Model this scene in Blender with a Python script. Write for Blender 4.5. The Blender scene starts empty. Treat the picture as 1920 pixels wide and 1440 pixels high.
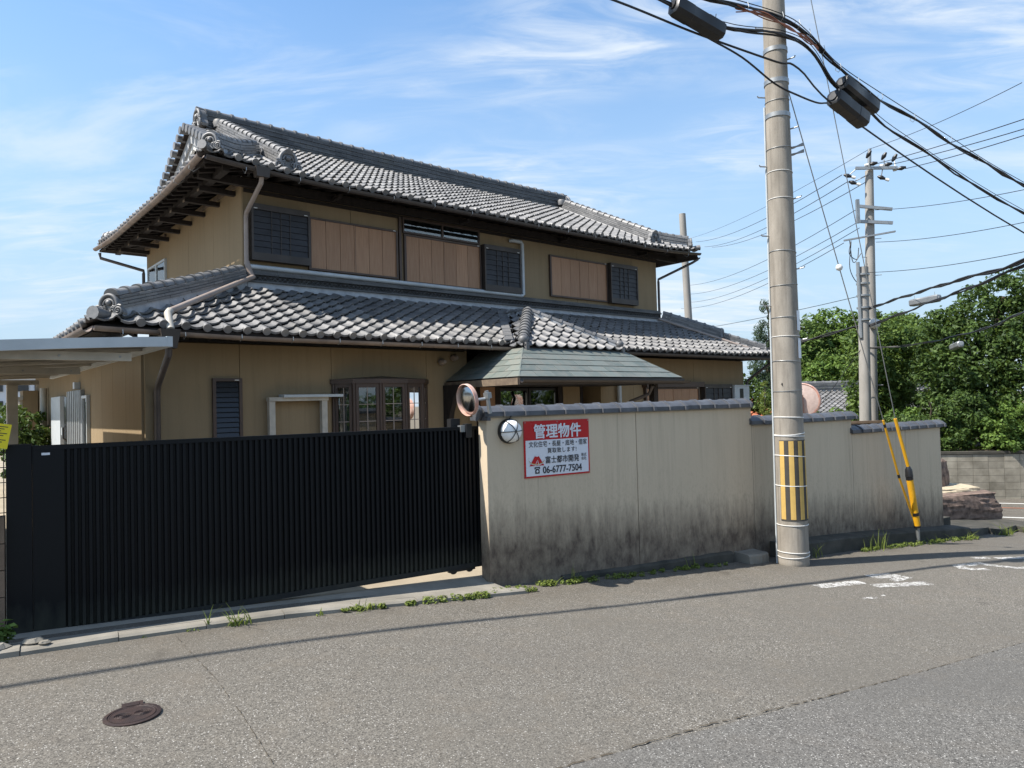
import bpy, bmesh, math, random
import numpy as np
from mathutils import Vector as Vec, Matrix

scene = bpy.context.scene
col = scene.collection
random.seed(11)
rng = np.random.default_rng(11)
R = math.radians

# ------------------------------------------------------------------ camera
PITCH, ROLL, CAMZ = R(1.55), 0.026, 1.75
cam_data = bpy.data.cameras.new('camera')
cam_data.lens = 24.956
cam_data.sensor_width = 36
cam_data.clip_end = 6000
cam = bpy.data.objects.new('camera', cam_data)
col.objects.link(cam)
cam.matrix_world = (Matrix.Translation((0, 0, CAMZ)) @ Matrix.Rotation(R(90) + PITCH, 4, 'X')
                    @ Matrix.Rotation(-ROLL, 4, 'Z'))
scene.camera = cam

# ------------------------------------------------------------------ sun, sky, exposure
SUN_PHI, SUN_EL = R(19), R(54)          # direction the light travels in plan, elevation
sun_dir = Vec((math.cos(SUN_PHI) * math.cos(SUN_EL), math.sin(SUN_PHI) * math.cos(SUN_EL), -math.sin(SUN_EL)))
sd = bpy.data.lights.new('sun', 'SUN')
sd.energy = 4.2
sd.angle = R(0.53)
sd.color = (1.0, 0.94, 0.86)
sun = bpy.data.objects.new('sun', sd)
col.objects.link(sun)
sun.rotation_euler = sun_dir.to_track_quat('-Z', 'Y').to_euler()
sun.location = (-20, -10, 30)

world = bpy.data.worlds.new('World')
scene.world = world
world.use_nodes = True
wt = world.node_tree
wt.nodes.clear()
SKY_STRENGTH = 0.128
EXPOSURE = 1.06


def wn(t, **kw):
    n = wt.nodes.new(t)
    for k, v in kw.items():
        setattr(n, k, v)
    return n


sky = wn('ShaderNodeTexSky', sky_type='NISHITA', sun_disc=False)
sky.sun_elevation = SUN_EL
sky.sun_rotation = math.atan2(-sun_dir.x, -sun_dir.y)
sky.air_density = 1.0
sky.dust_density = 0.45
sky.ozone_density = 1.6
tc = wn('ShaderNodeTexCoord')
sep = wn('ShaderNodeSeparateXYZ')
wt.links.new(tc.outputs['Generated'], sep.inputs[0])
zc = wn('ShaderNodeMath', operation='MAXIMUM')
zc.inputs[1].default_value = 0.0
wt.links.new(sep.outputs[2], zc.inputs[0])
za = wn('ShaderNodeMath', operation='ADD')
za.inputs[1].default_value = 0.16
wt.links.new(zc.outputs[0], za.inputs[0])
dx = wn('ShaderNodeMath', operation='DIVIDE')
dy = wn('ShaderNodeMath', operation='DIVIDE')
wt.links.new(sep.outputs[0], dx.inputs[0]); wt.links.new(za.outputs[0], dx.inputs[1])
wt.links.new(sep.outputs[1], dy.inputs[0]); wt.links.new(za.outputs[0], dy.inputs[1])
cmb = wn('ShaderNodeCombineXYZ')
wt.links.new(dx.outputs[0], cmb.inputs[0]); wt.links.new(dy.outputs[0], cmb.inputs[1])


def cloud(scale, stretch, rot, off, lo, hi, detail, dist):
    mp = wn('ShaderNodeMapping')
    mp.inputs['Rotation'].default_value = (0, 0, rot)
    mp.inputs['Scale'].default_value = stretch
    mp.inputs['Location'].default_value = off
    wt.links.new(cmb.outputs[0], mp.inputs[0])
    nz = wn('ShaderNodeTexNoise')
    nz.inputs['Scale'].default_value = scale
    nz.inputs['Detail'].default_value = detail
    nz.inputs['Roughness'].default_value = 0.6
    nz.inputs['Distortion'].default_value = dist
    wt.links.new(mp.outputs[0], nz.inputs[0])
    mr = wn('ShaderNodeMapRange', interpolation_type='SMOOTHSTEP')
    mr.inputs[1].default_value = lo
    mr.inputs[2].default_value = hi
    wt.links.new(nz.outputs[0], mr.inputs[0])
    return mr.outputs[0]


c_big = cloud(0.75, (1, 1, 1), 0.3, (5.2, 6.1, 0), 0.40, 0.66, 3, 0.2)      # where cloud lies at all
c_rip = cloud(5.5, (0.55, 1.6, 1), 0.55, (0.4, 0.9, 0), 0.34, 0.72, 7, 0.9)      # fine rippled cirrus
c_wis = cloud(1.6, (0.6, 1.5, 1), -0.5, (5.3, 2.2, 0), 0.46, 0.74, 6, 0.8)      # soft banks
m1 = wn('ShaderNodeMath', operation='MULTIPLY')
wt.links.new(c_big, m1.inputs[0]); wt.links.new(c_rip, m1.inputs[1])
m2 = wn('ShaderNodeMath', operation='MULTIPLY_ADD')
wt.links.new(c_wis, m2.inputs[0]); m2.inputs[1].default_value = 0.55
wt.links.new(m1.outputs[0], m2.inputs[2])
# thin haze layer that thickens towards the horizon all the way round
hz = wn('ShaderNodeMapRange', interpolation_type='SMOOTHSTEP')
hz.inputs[1].default_value = 0.62; hz.inputs[2].default_value = -0.05
hz.inputs[3].default_value = 0.0; hz.inputs[4].default_value = 1.0
wt.links.new(sep.outputs[2], hz.inputs[0])
skytint = wn('ShaderNodeMix', data_type='RGBA', blend_type='MULTIPLY')
skytint.inputs['Factor'].default_value = 1.0
wt.links.new(sky.outputs[0], skytint.inputs['A'])
skytint.inputs['B'].default_value = (0.72, 0.90, 0.98, 1)
hazemix = wn('ShaderNodeMix', data_type='RGBA')
wt.links.new(hz.outputs[0], hazemix.inputs['Factor'])
wt.links.new(skytint.outputs['Result'], hazemix.inputs['A'])
hazemix.inputs['B'].default_value = (2.05, 2.65, 3.25, 1)
m4 = wn('ShaderNodeMath', operation='MULTIPLY')
m4.use_clamp = True
m4.inputs[1].default_value = 0.9
wt.links.new(m2.outputs[0], m4.inputs[0])
skymix = wn('ShaderNodeMix', data_type='RGBA')
wt.links.new(m4.outputs[0], skymix.inputs['Factor'])
wt.links.new(hazemix.outputs['Result'], skymix.inputs['A'])
skymix.inputs['B'].default_value = (3.35, 3.65, 3.95, 1)
bg = wn('ShaderNodeBackground')
bg.inputs['Strength'].default_value = SKY_STRENGTH
wt.links.new(skymix.outputs['Result'], bg.inputs['Color'])
wo = wn('ShaderNodeOutputWorld')
wt.links.new(bg.outputs[0], wo.inputs['Surface'])

scene.view_settings.view_transform = 'Standard'
scene.view_settings.look = 'None'
scene.view_settings.exposure = EXPOSURE
scene.view_settings.gamma = 1.0
scene.view_settings.use_curve_mapping = False

# ------------------------------------------------------------------ frames
HA, WA = R(40.5), R(32)
HM = Matrix.Translation((-4.511, 11.994, 0)) @ Matrix.Rotation(HA, 4, 'Z')   # house: U along the front, V into the lot
WM = Matrix.Translation((-0.279, 7.431, 0)) @ Matrix.Rotation(WA, 4, 'Z')    # street wall: S along the wall, N into the lot
I4 = Matrix.Identity(4)
Z = Vec((0, 0, 1))


# ------------------------------------------------------------------ mesh helpers
class MB:
    def __init__(s):
        s.v = []; s.f = []

    def add(s, vs, fs):
        k = len(s.v)
        s.v.extend([tuple(p) for p in vs])
        s.f.extend([tuple(i + k for i in q) for q in fs])
        return s

    def box(s, x0, x1, y0, y1, z0, z1):
        return s.add([(x0, y0, z0), (x1, y0, z0), (x1, y1, z0), (x0, y1, z0), (x0, y0, z1), (x1, y0, z1), (x1, y1, z1), (x0, y1, z1)],
                     [(0, 3, 2, 1), (4, 5, 6, 7), (0, 1, 5, 4), (1, 2, 6, 5), (2, 3, 7, 6), (3, 0, 4, 7)])

    def hexa(s, a, b):                      # two quads (4 pts each, same winding seen from b side)
        return s.add(list(a) + list(b), [(3, 2, 1, 0), (4, 5, 6, 7), (0, 1, 5, 4), (1, 2, 6, 5), (2, 3, 7, 6), (3, 0, 4, 7)])

    def beam(s, p, q, w, h, up=Z):          # box of width w, height h from p to q
        p, q = Vec(p), Vec(q)
        t = (q - p).normalized()
        sd_ = t.cross(up).normalized()
        n_ = sd_.cross(t)
        o = [sd_ * (-w / 2) + n_ * (-h / 2), sd_ * (w / 2) + n_ * (-h / 2), sd_ * (w / 2) + n_ * (h / 2), sd_ * (-w / 2) + n_ * (h / 2)]
        return s.hexa([p + k for k in o][::-1], [q + k for k in o][::-1])

    def prism(s, poly, off):                # polygon (list of 3d) extruded by vector off
        n = len(poly); off = Vec(off)
        a = [Vec(p) for p in poly]; b = [p + off for p in a]
        fs = [tuple(range(n))[::-1], tuple(range(n, 2 * n))]
        fs += [(i, (i + 1) % n, n + (i + 1) % n, n + i) for i in range(n)]
        return s.add(a + b, fs)

    def tube(s, pts, r, n=8, caps=True):
        pts = [Vec(p) for p in pts]
        m = len(pts)
        rr = r if isinstance(r, (list, tuple)) else [r] * m
        tang = []
        for i in range(m):
            a = pts[max(0, i - 1)]; b = pts[min(m - 1, i + 1)]
            tang.append((b - a).normalized())
        ref = Vec((0, 0, 1)) if abs(tang[0].z) < 0.9 else Vec((1, 0, 0))
        u_ = tang[0].cross(ref).normalized()
        rings = []
        for i in range(m):
            t = tang[i]
            u_ = (u_ - t * u_.dot(t)).normalized()
            w_ = t.cross(u_)
            rings.append([pts[i] + (u_ * math.cos(2 * math.pi * k / n) + w_ * math.sin(2 * math.pi * k / n)) * rr[i] for k in range(n)])
        vs = [p for ring in rings for p in ring]
        fs = []
        for i in range(m - 1):
            for k in range(n):
                a = i * n + k; b = i * n + (k + 1) % n
                fs.append((a, b, b + n, a + n))
        if caps:
            fs.append(tuple(range(n))[::-1]); fs.append(tuple(range((m - 1) * n, m * n)))
        return s.add(vs, fs)

    def lathe(s, prof, n=24, center=(0, 0, 0), axis='z', caps=True):   # prof: (radius, height)
        vs = []; fs = []
        for (r, h) in prof:
            for k in range(n):
                a = 2 * math.pi * k / n
                p = (r * math.cos(a), r * math.sin(a), h)
                if axis == 'y': p = (p[0], -p[2], p[1])
                if axis == 'x': p = (p[2], p[0], p[1])
                vs.append((p[0] + center[0], p[1] + center[1], p[2] + center[2]))
        for i in range(len(prof) - 1):
            for k in range(n):
                a = i * n + k; b = i * n + (k + 1) % n
                fs.append((a, b, b + n, a + n))
        if caps: fs.append(tuple(range(n))[::-1]); fs.append(tuple(range((len(prof) - 1) * n, len(prof) * n)))
        return s.add(vs, fs)

    def mesh(s, name, m, smooth=0):
        me = bpy.data.meshes.new(name)
        me.from_pydata([tuple(p) for p in s.v], [], s.f)
        me.materials.append(m)
        if smooth:
            me.shade_smooth(); me.set_sharp_from_angle(angle=R(smooth))
        me.update()
        return me

    def obj(s, name, m, parent=None, smooth=0, mw=None):
        return link(name, s.mesh(name, m, smooth), parent, mw)


def link(name, me, parent=None, mw=None):
    o = bpy.data.objects.new(name, me)
    col.objects.link(o)
    if parent is not None: o.parent = parent
    if mw is not None: o.matrix_basis = mw
    return o


def tag(o, label, cat, group=None, kind=None):
    o['label'] = label; o['category'] = cat
    if group: o['group'] = group
    if kind: o['kind'] = kind
    return o


def struct(o):
    o['kind'] = 'structure'
    return o


def stuff(o):
    o['kind'] = 'stuff'
    return o


def thing(name, label, cat, mw=I4, group=None):
    o = bpy.data.objects.new(name, None)
    o.empty_display_size = 0.2
    col.objects.link(o)
    o.matrix_basis = mw
    return tag(o, label, cat, group)


def np_mesh(name, verts, faces4, m):
    """fast mesh from numpy quads"""
    me = bpy.data.meshes.new(name)
    nv, nf = len(verts), len(faces4)
    k = faces4.shape[1]
    me.vertices.add(nv); me.vertices.foreach_set('co', np.ascontiguousarray(verts, dtype=np.float32).ravel())
    me.loops.add(nf * k); me.loops.foreach_set('vertex_index', np.ascontiguousarray(faces4, dtype=np.int32).ravel())
    me.polygons.add(nf)
    me.polygons.foreach_set('loop_start', np.arange(0, nf * k, k, dtype=np.int32))
    me.polygons.foreach_set('loop_total', np.full(nf, k, dtype=np.int32))
    me.materials.append(m)
    me.update(calc_edges=True)
    me.validate()
    return me


def catmull(pts, n=8):
    p = [Vec(q) for q in pts]
    p = [p[0] * 2 - p[1]] + p + [p[-1] * 2 - p[-2]]
    out = []
    for i in range(1, len(p) - 2):
        for k in range(n):
            t = k / n
            out.append(0.5 * ((2 * p[i]) + (-p[i - 1] + p[i + 1]) * t + (2 * p[i - 1] - 5 * p[i] + 4 * p[i + 1] - p[i + 2]) * t * t
                              + (-p[i - 1] + 3 * p[i] - 3 * p[i + 1] + p[i + 2]) * t ** 3))
    out.append(p[-2])
    return out


def sag(a, b, drop, n=14):
    a, b = Vec(a), Vec(b)
    return [a.lerp(b, i / n) - Z * (4 * drop * (i / n) * (1 - i / n)) for i in range(n + 1)]


# ------------------------------------------------------------------ materials
class NT:
    def __init__(s, name):
        s.m = bpy.data.materials.new(name); s.m.use_nodes = True
        s.t = s.m.node_tree; s.t.nodes.clear()
        s.out = s.n('ShaderNodeOutputMaterial')

    def n(s, t, ins=None, **kw):
        nd = s.t.nodes.new(t)
        for k, v in kw.items(): setattr(nd, k, v)
        for k, v in (ins or {}).items():
            if isinstance(v, bpy.types.NodeSocket): s.t.links.new(v, nd.inputs[k])
            else: nd.inputs[k].default_value = v
        return nd

    def math(s, op, a, b=0.0, c=None):
        ins = {0: a, 1: b}
        if c is not None: ins[2] = c
        return s.n('ShaderNodeMath', ins, operation=op).outputs[0]

    def mix(s, f, a, b, mode='MIX'):
        return s.n('ShaderNodeMix', {'Factor': f, 'A': a, 'B': b}, data_type='RGBA', blend_type=mode).outputs['Result']

    def pos(s, scale=(1, 1, 1), rot=(0, 0, 0)):
        g = s.n('ShaderNodeNewGeometry').outputs['Position']
        return s.n('ShaderNodeMapping', {0: g, 'Scale': scale, 'Rotation': rot}).outputs[0]

    def noise(s, vec, scale, detail=3, rough=.55, dist=0.0):
        return s.n('ShaderNodeTexNoise', {0: vec, 'Scale': scale, 'Detail': detail, 'Roughness': rough, 'Distortion': dist}).outputs[0]

    def ramp(s, f, lo, hi, a=0.0, b=1.0):
        return s.n('ShaderNodeMapRange', {0: f, 1: lo, 2: hi, 3: a, 4: b}).outputs[0]

    def rand(s):
        oi = s.n('ShaderNodeObjectInfo').outputs['Random']
        ri = s.n('ShaderNodeNewGeometry').outputs['Random Per Island']
        return s.math('FRACT', s.math('ADD', oi, ri))

    def bsdf(s, color, rough=.7, metal=0.0, spec=.5, bump=None, bstr=.3, bdist=.01, **extra):
        ins = {'Base Color': color, 'Roughness': rough, 'Metallic': metal, 'Specular IOR Level': spec}
        ins.update(extra)
        b = s.n('ShaderNodeBsdfPrincipled', ins)
        if bump is not None:
            bp = s.n('ShaderNodeBump', {'Height': bump, 'Strength': bstr, 'Distance': bdist})
            s.t.links.new(bp.outputs[0], b.inputs['Normal'])
        s.t.links.new(b.outputs[0], s.out.inputs[0])
        return s.m


def c4(c): return (c[0], c[1], c[2], 1.0)


def mat(name, c1, c2=None, scale=4, rough=.7, metal=0.0, spec=.5, bump=.0, bscale=90, rnd=0.0, stretch=(1, 1, 1), detail=4):
    t = NT(name)
    p = t.pos(stretch)
    if c2 is None: c2 = tuple(x * .72 for x in c1)
    nz = t.noise(p, scale, detail)
    cl = t.mix(t.ramp(nz, .3, .7), c4(c2), c4(c1))
    if rnd:
        f = t.ramp(t.rand(), 0, 1, 1 - rnd, 1 + rnd)
        cl = t.mix(1.0, cl, t.n('ShaderNodeCombineColor', {0: f, 1: f, 2: f}).outputs[0], 'MULTIPLY')
    rg = t.ramp(nz, .25, .75, min(1, rough + .08), max(.03, rough - .08))
    bm = t.noise(t.pos(), bscale, 3) if bump else None
    return t.bsdf(cl, rg, metal, spec, bm, bump)


def tile_mat(name='smoked_roof_tile', g=1.0):
    t = NT(name)
    p = t.pos()
    r = t.rand()
    big = t.noise(p, 1.1, 4, .6)
    fine = t.noise(p, 26, 4, .65)
    patch = t.noise(p, 2.3, 5, .65)
    f = t.math('ADD', t.math('ADD', t.math('MULTIPLY', r, .28), t.math('MULTIPLY', fine, .45)), t.math('MULTIPLY', patch, .5))
    c = t.mix(t.ramp(f, .35, .95), (.095 * g, .096 * g, .098 * g, 1), (.285 * g, .28 * g, .274 * g, 1))
    c = t.mix(t.ramp(big, .56, .76, 0, .55), c, (.16, .150, .125, 1))
    lich = t.ramp(t.noise(p, 60, 2), .66, .74, 0, .5)
    c = t.mix(lich, c, (.36, .36, .33, 1))
    return t.bsdf(c, t.ramp(fine, .3, .7, .48, .64), .32, .45, fine, .12, .004)


def stucco(name, c1, c2, grime=0.0, gz=(0, 1), fine=260):
    t = NT(name)
    p = t.pos()
    big = t.noise(p, .55, 4)
    fn = t.noise(p, fine, 3, .7)
    st = t.noise(t.pos((9, 9, .6)), 1.0, 6, .7)
    c = t.mix(t.ramp(big, .3, .7), c4(c2), c4(c1))
    c = t.mix(t.ramp(fn, .3, .7, 0, .35), c, c4(tuple(x * .6 for x in c1)))
    c = t.mix(t.ramp(st, .48, .8, 0, .45), c, c4(tuple(x * .62 for x in c2)))
    if grime:
        z_ = t.n('ShaderNodeSeparateXYZ', {0: t.n('ShaderNodeNewGeometry').outputs['Position']}).outputs[2]
        gs = t.n('ShaderNodeSeparateXYZ', {0: t.n('ShaderNodeMapping', {0: t.n('ShaderNodeNewGeometry').outputs['Position'], 'Rotation': (0, 0, -WA)}).outputs[0]})
        # splash dirt that follows the falling street: height above the pavement
        hgt = t.math('ADD', z_, t.math('MULTIPLY', t.math('SUBTRACT', gs.outputs[0], 3.7), .066))
        hgt = t.math('ADD', hgt, .12)
        edge = t.noise(t.pos((7, 7, 1.2)), 1.3, 6, .7)
        g = t.math('SUBTRACT', t.math('ADD', .34, t.math('MULTIPLY', edge, .75)), hgt)
        g = t.ramp(g, -.12, .40, 0, 1)
        dr = t.ramp(t.noise(t.pos((26, 26, .32)), 1.0, 4, .6), .585, .66, 0, .34)
        dk = t.ramp(t.noise(t.pos((2.2, 2.2, .25)), 1.0, 2), .42, .62)
        c = t.mix(t.math('MULTIPLY', dr, dk), c, (.16, .135, .105, 1))
        blot = t.ramp(t.noise(t.pos((5, 5, 3)), 1.6, 6, .7), .35, .7, .6, 1.0)
        spots = t.ramp(t.noise(t.pos((30, 30, 14)), 1.2, 4, .7), .5, .72, 0, .5)
        hi = t.ramp(hgt, .35, 1.35, .9, .05)
        c = t.mix(t.math('MULTIPLY', hi, spots), c, (.13, .105, .085, 1))
        c = t.mix(t.math('MULTIPLY', t.math('MULTIPLY', g, blot), grime), c, (.070, .052, .043, 1))
    return t.bsdf(c, .92, 0, .2, fn, .35, .004)


def asphalt(name, dark, light, tint):
    t = NT(name)
    p = t.pos()
    v1 = t.n('ShaderNodeTexVoronoi', {0: p, 'Scale': 190.0})
    v2 = t.n('ShaderNodeTexVoronoi', {0: p, 'Scale': 105.0})
    r1 = t.n('ShaderNodeSeparateColor', {0: v1.outputs['Color']}).outputs[0]
    r2 = t.n('ShaderNodeSeparateColor', {0: v2.outputs['Color']}).outputs[1]
    big = t.noise(p, .45, 5, .6)
    mid = t.noise(p, 3.2, 5, .65)
    c = t.mix(t.ramp(r1, .1, .95), c4(dark), c4(light))
    c = t.mix(t.ramp(r2, .55, 1.0, 0, .55), c, c4(tint))
    c = t.mix(t.ramp(r2, .0, .16, .75, 0), c, c4(tuple(x * .45 for x in dark)))
    c = t.mix(t.ramp(r1, .972, .98, 0, .7), c, (.60, .58, .54, 1))
    c = t.mix(t.ramp(big, .38, .68, 0, .6), c, c4(tuple(x * .62 for x in light)))
    lane = t.noise(t.pos((.16, 1.1, 1), (0, 0, -WA)), 1.0, 4, .55)
    c = t.mix(t.ramp(lane, .45, .75, 0, .35), c, c4(tuple(x * .55 for x in light)))
    sp = t.ramp(t.noise(p, 1.7, 2, .5), .70, .76, 0, .35)
    c = t.mix(sp, c, c4(tuple(x * .5 for x in dark)))
    nn = t.n('ShaderNodeSeparateXYZ', {0: t.pos((1, 1, 1), (0, 0, -WA))}).outputs[1]
    ed = t.math('MULTIPLY', t.ramp(t.math('SUBTRACT', nn, 6.45), -1.15, -.35), t.ramp(t.noise(p, 2.6, 5, .65), .35, .62))
    c = t.mix(t.math('MULTIPLY', ed, .55), c, (.085, .072, .055, 1))
    c = t.mix(t.ramp(mid, .5, .78, 0, .35), c, c4((light[0] * .85, light[1] * .78, light[2] * .70)))
    h = t.math('ADD', t.math('MULTIPLY', v1.outputs['Distance'], .6), v2.outputs['Distance'])
    return t.bsdf(c, .9, 0, .3, h, .4, .005)


def wood_board():
    t = NT('brown_shutter_board')
    p = t.pos((16, 16, .9))
    g = t.noise(p, 3.0, 5, .6)
    c = t.mix(t.ramp(g, .3, .7), (.315, .170, .094, 1), (.405, .240, .140, 1))
    f = t.ramp(t.rand(), 0, 1, .9, 1.1)
    c = t.mix(1.0, c, t.n('ShaderNodeCombineColor', {0: f, 1: f, 2: f}).outputs[0], 'MULTIPLY')
    return t.bsdf(c, .55, 0, .4)


def copper():
    t = NT('copper_patina')
    r = t.rand()
    p = t.pos((3, 3, .8), (0, 0, .3))
    st = t.noise(t.pos(), 5.0, 6, .7, .6)
    c = t.mix(r, (.125, .152, .138, 1), (.195, .222, .200, 1))
    c = t.mix(t.ramp(st, .42, .70, 0, .85), c, (.235, .225, .19, 1))
    return t.bsdf(c, .5, .3, .5)


def leaf_mat(name, c1, c2):
    t = NT(name)
    r = t.n('ShaderNodeNewGeometry').outputs['Random Per Island']
    big = t.noise(t.pos(), .9, 3)
    c = t.mix(t.ramp(t.math('ADD', t.math('MULTIPLY', r, .6), t.math('MULTIPLY', big, .6)), .3, .9), c4(c2), c4(c1))
    d = t.n('ShaderNodeBsdfPrincipled', {'Base Color': c, 'Roughness': .6, 'Specular IOR Level': .25})
    tr = t.n('ShaderNodeBsdfTranslucent', {0: t.mix(.5, c, (.16, .22, .03, 1))})
    ms = t.n('ShaderNodeMixShader', {0: .28, 1: d.outputs[0], 2: tr.outputs[0]})
    t.t.links.new(ms.outputs[0], t.out.inputs[0])
    return t.m


def glass_mat(name, tint=(.75, .8, .8), refl=.9):
    t = NT(name)
    lw = t.n('ShaderNodeFresnel', {0: 1.5}).outputs[0]
    tr = t.n('ShaderNodeBsdfTransparent', {0: c4(tint)})
    gl = t.n('ShaderNodeBsdfGlossy', {0: (refl, refl, refl, 1), 1: .02})
    ms = t.n('ShaderNodeMixShader', {0: t.ramp(lw, 0, 1, .06, 1), 1: tr.outputs[0], 2: gl.outputs[0]})
    t.t.links.new(ms.outputs[0], t.out.inputs[0])
    return t.m


M = {}
M['tile'] = tile_mat()
M['tile_dark'] = tile_mat('shaded_weathered_ridge_tile', .5)  # darker tile for main and wall ridge: weathering, plus their shade put into the colour
M['plaster'] = mat('white_lime_plaster', (.42, .43, .44), (.28, .29, .30), 7, .85)
M['house'] = stucco('tan_house_stucco', (.31, .232, .140), (.265, .198, .118), fine=200)
M['wall'] = stucco('grey_beige_wall_stucco', (.615, .512, .375), (.54, .447, .325), 1.0)
M['joint'] = mat('dark_joint', (.07, .055, .035), rough=.9)
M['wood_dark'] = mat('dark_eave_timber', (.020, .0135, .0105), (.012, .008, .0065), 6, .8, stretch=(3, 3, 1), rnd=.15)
M['bracket'] = mat('weathered_bracket', (.20, .15, .10), (.10, .07, .05), 9, .8)
M['board'] = wood_board()
M['frame_brown'] = mat('brown_aluminium_frame', (.085, .055, .042), (.065, .045, .036), 3, .45, .3)
M['shutter_dark'] = mat('charcoal_shutter_slat', (.020, .019, .022), (.013, .012, .014), 5, .5, rnd=.1)
M['shutter_frame'] = mat('dark_bronze_shutter_frame', (.060, .048, .040), (.045, .037, .032), 3, .5, .2)
M['gutter'] = mat('brown_gutter', (.060, .050, .046), (.042, .036, .033), 5, .45)
M['gutter_worn'] = mat('faded_gutter', (.25, .19, .15), (.15, .115, .095), 4, .6)
M['pipe_brown'] = mat('brown_pipe', (.085, .070, .065), (.06, .05, .047), 4, .5)
M['pipe_beige'] = mat('beige_pipe', (.33, .27, .23), (.25, .20, .17), 4, .5)
M['pipe_white'] = mat('pale_pipe', (.50, .53, .54), (.40, .43, .44), 3, .45)
M['white'] = mat('white_paint', (.72, .71, .68), (.58, .57, .54), 5, .5)
M['cream'] = mat('cream_metal', (.50, .46, .39), (.36, .33, .28), 5, .55)
M['copper'] = copper()
M['glass'] = glass_mat('window_glass')
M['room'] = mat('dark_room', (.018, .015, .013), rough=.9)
M['curtain'] = mat('pale_curtain', (.075, .082, .085), (.05, .056, .058), 3, .9, stretch=(12, 12, .3))
M['blind'] = mat('brown_blind', (.10, .062, .042), rough=.6)
t = NT('black_gate_aluminium')
gz_ = t.n('ShaderNodeSeparateXYZ', {0: t.n('ShaderNodeNewGeometry').outputs['Position']}).outputs[2]
dn_ = t.noise(t.pos((1, 1, .35)), 14, 5, .7)
du_ = t.ramp(t.math('SUBTRACT', t.math('MULTIPLY', dn_, .42), gz_), -.10, .12, 0, .75)
M['gate'] = t.bsdf(t.mix(du_, (.0035, .0045, .0060, 1), (.040, .040, .030, 1)), t.ramp(du_, 0, .7, .5, .8), 0, .22)
M['gate_dusty'] = mat('dusty_black_gate_aluminium', (.016, .018, .015), (.006, .007, .008), 6, .6, .1)
M['concrete'] = mat('weathered_concrete', (.27, .25, .21), (.15, .138, .115), 2.2, .9, bump=.25, bscale=120, detail=7)
M['concrete_dark'] = mat('mossy_dark_concrete', (.075, .068, .055), (.028, .028, .022), 3.5, .95, bump=.4, bscale=60, detail=7)
t = NT('pole_concrete')
pa = t.noise(t.pos((3, 3, .8)), 2.2, 8, .62)
pb = t.noise(t.pos((14, 14, .5)), 1.2, 6, .7)
pc = t.noise(t.pos(), 55, 4, .7)
cc = t.mix(t.ramp(pa, .3, .7), (.20, .178, .148, 1), (.335, .302, .255, 1))
cc = t.mix(t.ramp(pb, .52, .72, 0, .7), cc, (.13, .115, .095, 1))
cc = t.mix(t.ramp(pc, .55, .75, 0, .35), cc, (.12, .105, .09, 1))
M['pole'] = t.bsdf(cc, .88, 0, .3, pc, .2, .004)
M['pole_far'] = mat('far_pole_concrete', (.33, .31, .28), (.25, .235, .21), 2.5, .85, stretch=(2, 2, .6))
M['steel'] = mat('galvanised_steel', (.36, .37, .37), (.26, .27, .27), 8, .45, .7)
M['rubber'] = mat('black_cable', (.012, .012, .013), (.008, .008, .009), 5, .5)
M['black'] = mat('black_plastic', (.013, .013, .014), (.009, .009, .010), 5, .4)
M['yellow'] = mat('yellow_guard', (.70, .36, .012), (.58, .29, .012), 5, .4)
M['yellow_dull'] = mat('dull_yellow_strip', (.55, .36, .10), (.46, .30, .085), 8, .75)
M['grey_strip'] = mat('dark_grey_strip', (.055, .05, .043), (.042, .038, .033), 8, .8)
M['orange'] = mat('orange_tube', (.34, .12, .06), (.24, .09, .05), 5, .6)
M['mirror_rim'] = mat('faded_orange_rim', (.44, .19, .13), (.55, .42, .36), 9, .65)
M['mirror_back'] = mat('pale_mirror_back', (.48, .38, .34), (.36, .27, .24), 14, .7, detail=6)
M['mirror'] = NT('mirror_face').bsdf((.34, .345, .34, 1), .18, 1.0)
M['iron'] = mat('rusty_cast_iron', (.065, .042, .036), (.030, .022, .022), 16, .55, .4, bump=.3, bscale=160)
M['asphalt'] = asphalt('worn_asphalt', (.058, .053, .045), (.178, .163, .138), (.232, .214, .180))
M['asphalt_new'] = asphalt('greyer_asphalt', (.055, .052, .047), (.160, .152, .137), (.210, .201, .182))
M['paint'] = None
M['earth'] = mat('bare_earth', (.19, .155, .105), (.10, .085, .06), 3, .95, bump=.5, bscale=30)
M['coping'] = mat('blue_grey_coping_tile', (.105, .110, .122), (.07, .074, .083), 9, .5, .3, rnd=.15)
M['yard'] = mat('yard_concrete', (.34, .285, .205), (.25, .21, .15), 2.0, .9, bump=.2, bscale=100, detail=7)
M['rock'] = mat('brown_granite_rock', (.25, .175, .135), (.060, .042, .034), 9, .9, bump=1.0, bscale=70, detail=12)
M['sand'] = mat('pale_coarse_sand', (.52, .44, .31), (.34, .28, .19), 9, .95, bump=.6, bscale=120, detail=6)
M['red'] = mat('sign_red', (.46, .004, .010), (.42, .004, .010), 3, .3)
M['signwhite'] = mat('sign_white', (.66, .68, .72), (.62, .64, .68), 3, .3)
M['ink'] = mat('sign_ink', (.015, .015, .022), rough=.5)
M['gold'] = mat('sign_gold', (.50, .30, .08), rough=.5)
M['opal'] = mat('opal_lamp_glass', (.84, .84, .82), (.80, .80, .78), 3, .5)
M['notice_yellow'] = mat('yellow_notice', (.72, .60, .01), (.66, .55, .01), 3, .5)
M['block'] = mat('concrete_block', (.31, .285, .23), (.15, .135, .105), 3.0, .92, bump=.3, bscale=90, rnd=.16, detail=7)
M['block_brown'] = mat('brown_concrete_block', (.20, .14, .095), (.13, .09, .06), 4, .9, bump=.3, rnd=.12)
M['poly'] = None
M['leaf_dark'] = leaf_mat('dark_evergreen_leaf', (.092, .150, .034), (.022, .046, .013))
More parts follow.
